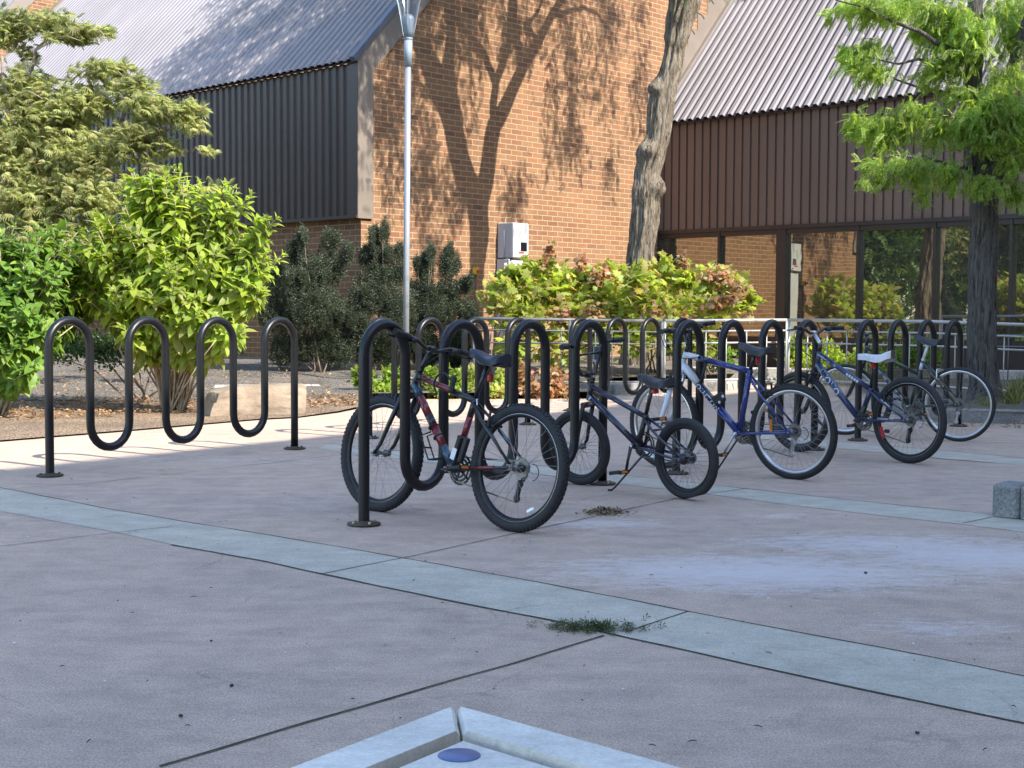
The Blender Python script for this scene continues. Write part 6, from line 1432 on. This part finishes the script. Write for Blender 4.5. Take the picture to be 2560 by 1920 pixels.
# litter and mulch chips
def chips(name,label,pts,n,mat,size,z=.012):
    P=[];k=0
    while len(P)<n:
        a,b,c,t=pts[random.randrange(len(pts))]; u_,v_=random.random(),random.random()
        q=a.lerp(b,u_).lerp(c.lerp(t,u_),v_); P.append((q.x,q.y,z+random.random()*.02+ (max(0,min(1,(q.y-16)/8))*.22 if q.x<-1.8 else 0)))
    P=np.array(P); n=len(P); o=foliage(name,T_small(.22),P,nrm_(RNG.normal(size=(n,3))*np.array([1,1,.25])),np.array([0,0,1.])+RNG.normal(size=(n,3))*.35,RNG.uniform(size[0],size[1],n),mat,None,(0,0,0)); return tag(o,label,'litter',kind='stuff')
chips('mulch_chips','loose bark chips and dry leaves on the left bed',[(Vector((-7,12.6,0)),Vector((-1.9,16.6,0)),Vector((-7,16.5,0)),Vector((-2.,18.,0)))],3800,M['l_dry'],(.03,.075),.03)
chips('leaf_litter','dry leaves gathered along the kerbs',[(G(1530,992),G(1810,980),G(1530,989),G(1810,977)),(G(1820,975),G(1893,960),G(1820,972),G(1893,958)),(G(2310,1066),G(2560,1072),G(2310,1058),G(2560,1062)),(G(900,1010),G(1500,1005),G(900,1000),G(1500,996))],750,M['l_dry'],(.02,.05),.004)
chips('gravel_leaves','fallen leaves and stones on the gravel near the building',[(Vector((-7,17.,0)),Vector((-2.2,17.,0)),Vector((-7,22.5,0)),Vector((-3,22.5,0)))],1200,M['l_dry'],(.03,.07),.05)
c=G(1515,1283); T=thing('dead_leaf_clump',c,'small clump of brown dead leaves on a paving joint','leaf clump'); n=420
P=np.array(c)+RNG.normal(size=(n,3))*np.array([.062,.055,.0]); P[:,2]=RNG.random(n)*.032*np.exp(-((P[:,0]-c.x)**2+(P[:,1]-c.y)**2)/.004)+.006
foliage('leaves',T_small(.25),P,nrm_(RNG.normal(size=(n,3))*np.array([1,1,.3])),np.array([0,0,1.])+RNG.normal(size=(n,3))*.4,RNG.uniform(.014,.034,n),leafmat('brown_debris',[(.20,.16,.08),(.28,.21,.11),(.14,.10,.06)],.1),T,c)
c=G(1500,1575); T=thing('weed_tuft',c,'flat green weed sprawling over the joint of the blue band','weed'); n=300
P=np.array(c)+RNG.normal(size=(n,3))*np.array([.070,.036,.0]); P[:,2]=RNG.random(n)*.012+.004; P[:90]+=np.array([-.10,.01,0])
foliage('leaves',T_sprig(),P,nrm_(RNG.normal(size=(n,3))*np.array([1,1,.25])+np.array([0,0,.15])),np.array([0,0,1.])+RNG.normal(size=(n,3))*.4,RNG.uniform(.02,.042,n),M['l_weed'],T,c)
# trees outside the photo on the left, mirrored in the windows
def offtree(x,y,h,r,label):
    c=Vector((x,y,0)); T=thing('background_tree',c,label,'tree','trees outside the photo on the left')
    limbs('trunk',[([c,c+Vector((.1,0,h*.5)),c+Vector((0,.1,h*.85))],.22,.05)]+[([c+Vector((0,0,h*.35)),c+Vector((math.cos(a)*r*.7,math.sin(a)*r*.7,h*.7))],.08,.02) for a in (0,1.3,2.6,3.9,5.2)],M['bark2'],T,c,8,.1)
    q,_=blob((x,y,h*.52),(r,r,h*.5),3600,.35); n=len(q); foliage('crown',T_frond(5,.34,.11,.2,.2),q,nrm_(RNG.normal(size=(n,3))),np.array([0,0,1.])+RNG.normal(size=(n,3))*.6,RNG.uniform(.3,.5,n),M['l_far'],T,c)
offtree(-12.5,21.5,7,3.,'round green tree just beyond the left edge of the photo'); offtree(-14,24.5,8,3.2,'green tree beyond the left edge, close to the building corner'); offtree(-24,27,11,4.5,'broad green tree far beyond the left edge'); offtree(-15,17,8,3.2,'large green tree beyond the left edge of the photo, nearest the plaza'); offtree(-17,28,9,3.6,'large green tree beyond the left edge, beside the building'); offtree(-19,13,9,3.6,'large green tree beyond the left edge, farthest to the side'); offtree(-22,22,10,4.,'tall green tree beyond the left edge, at the back')
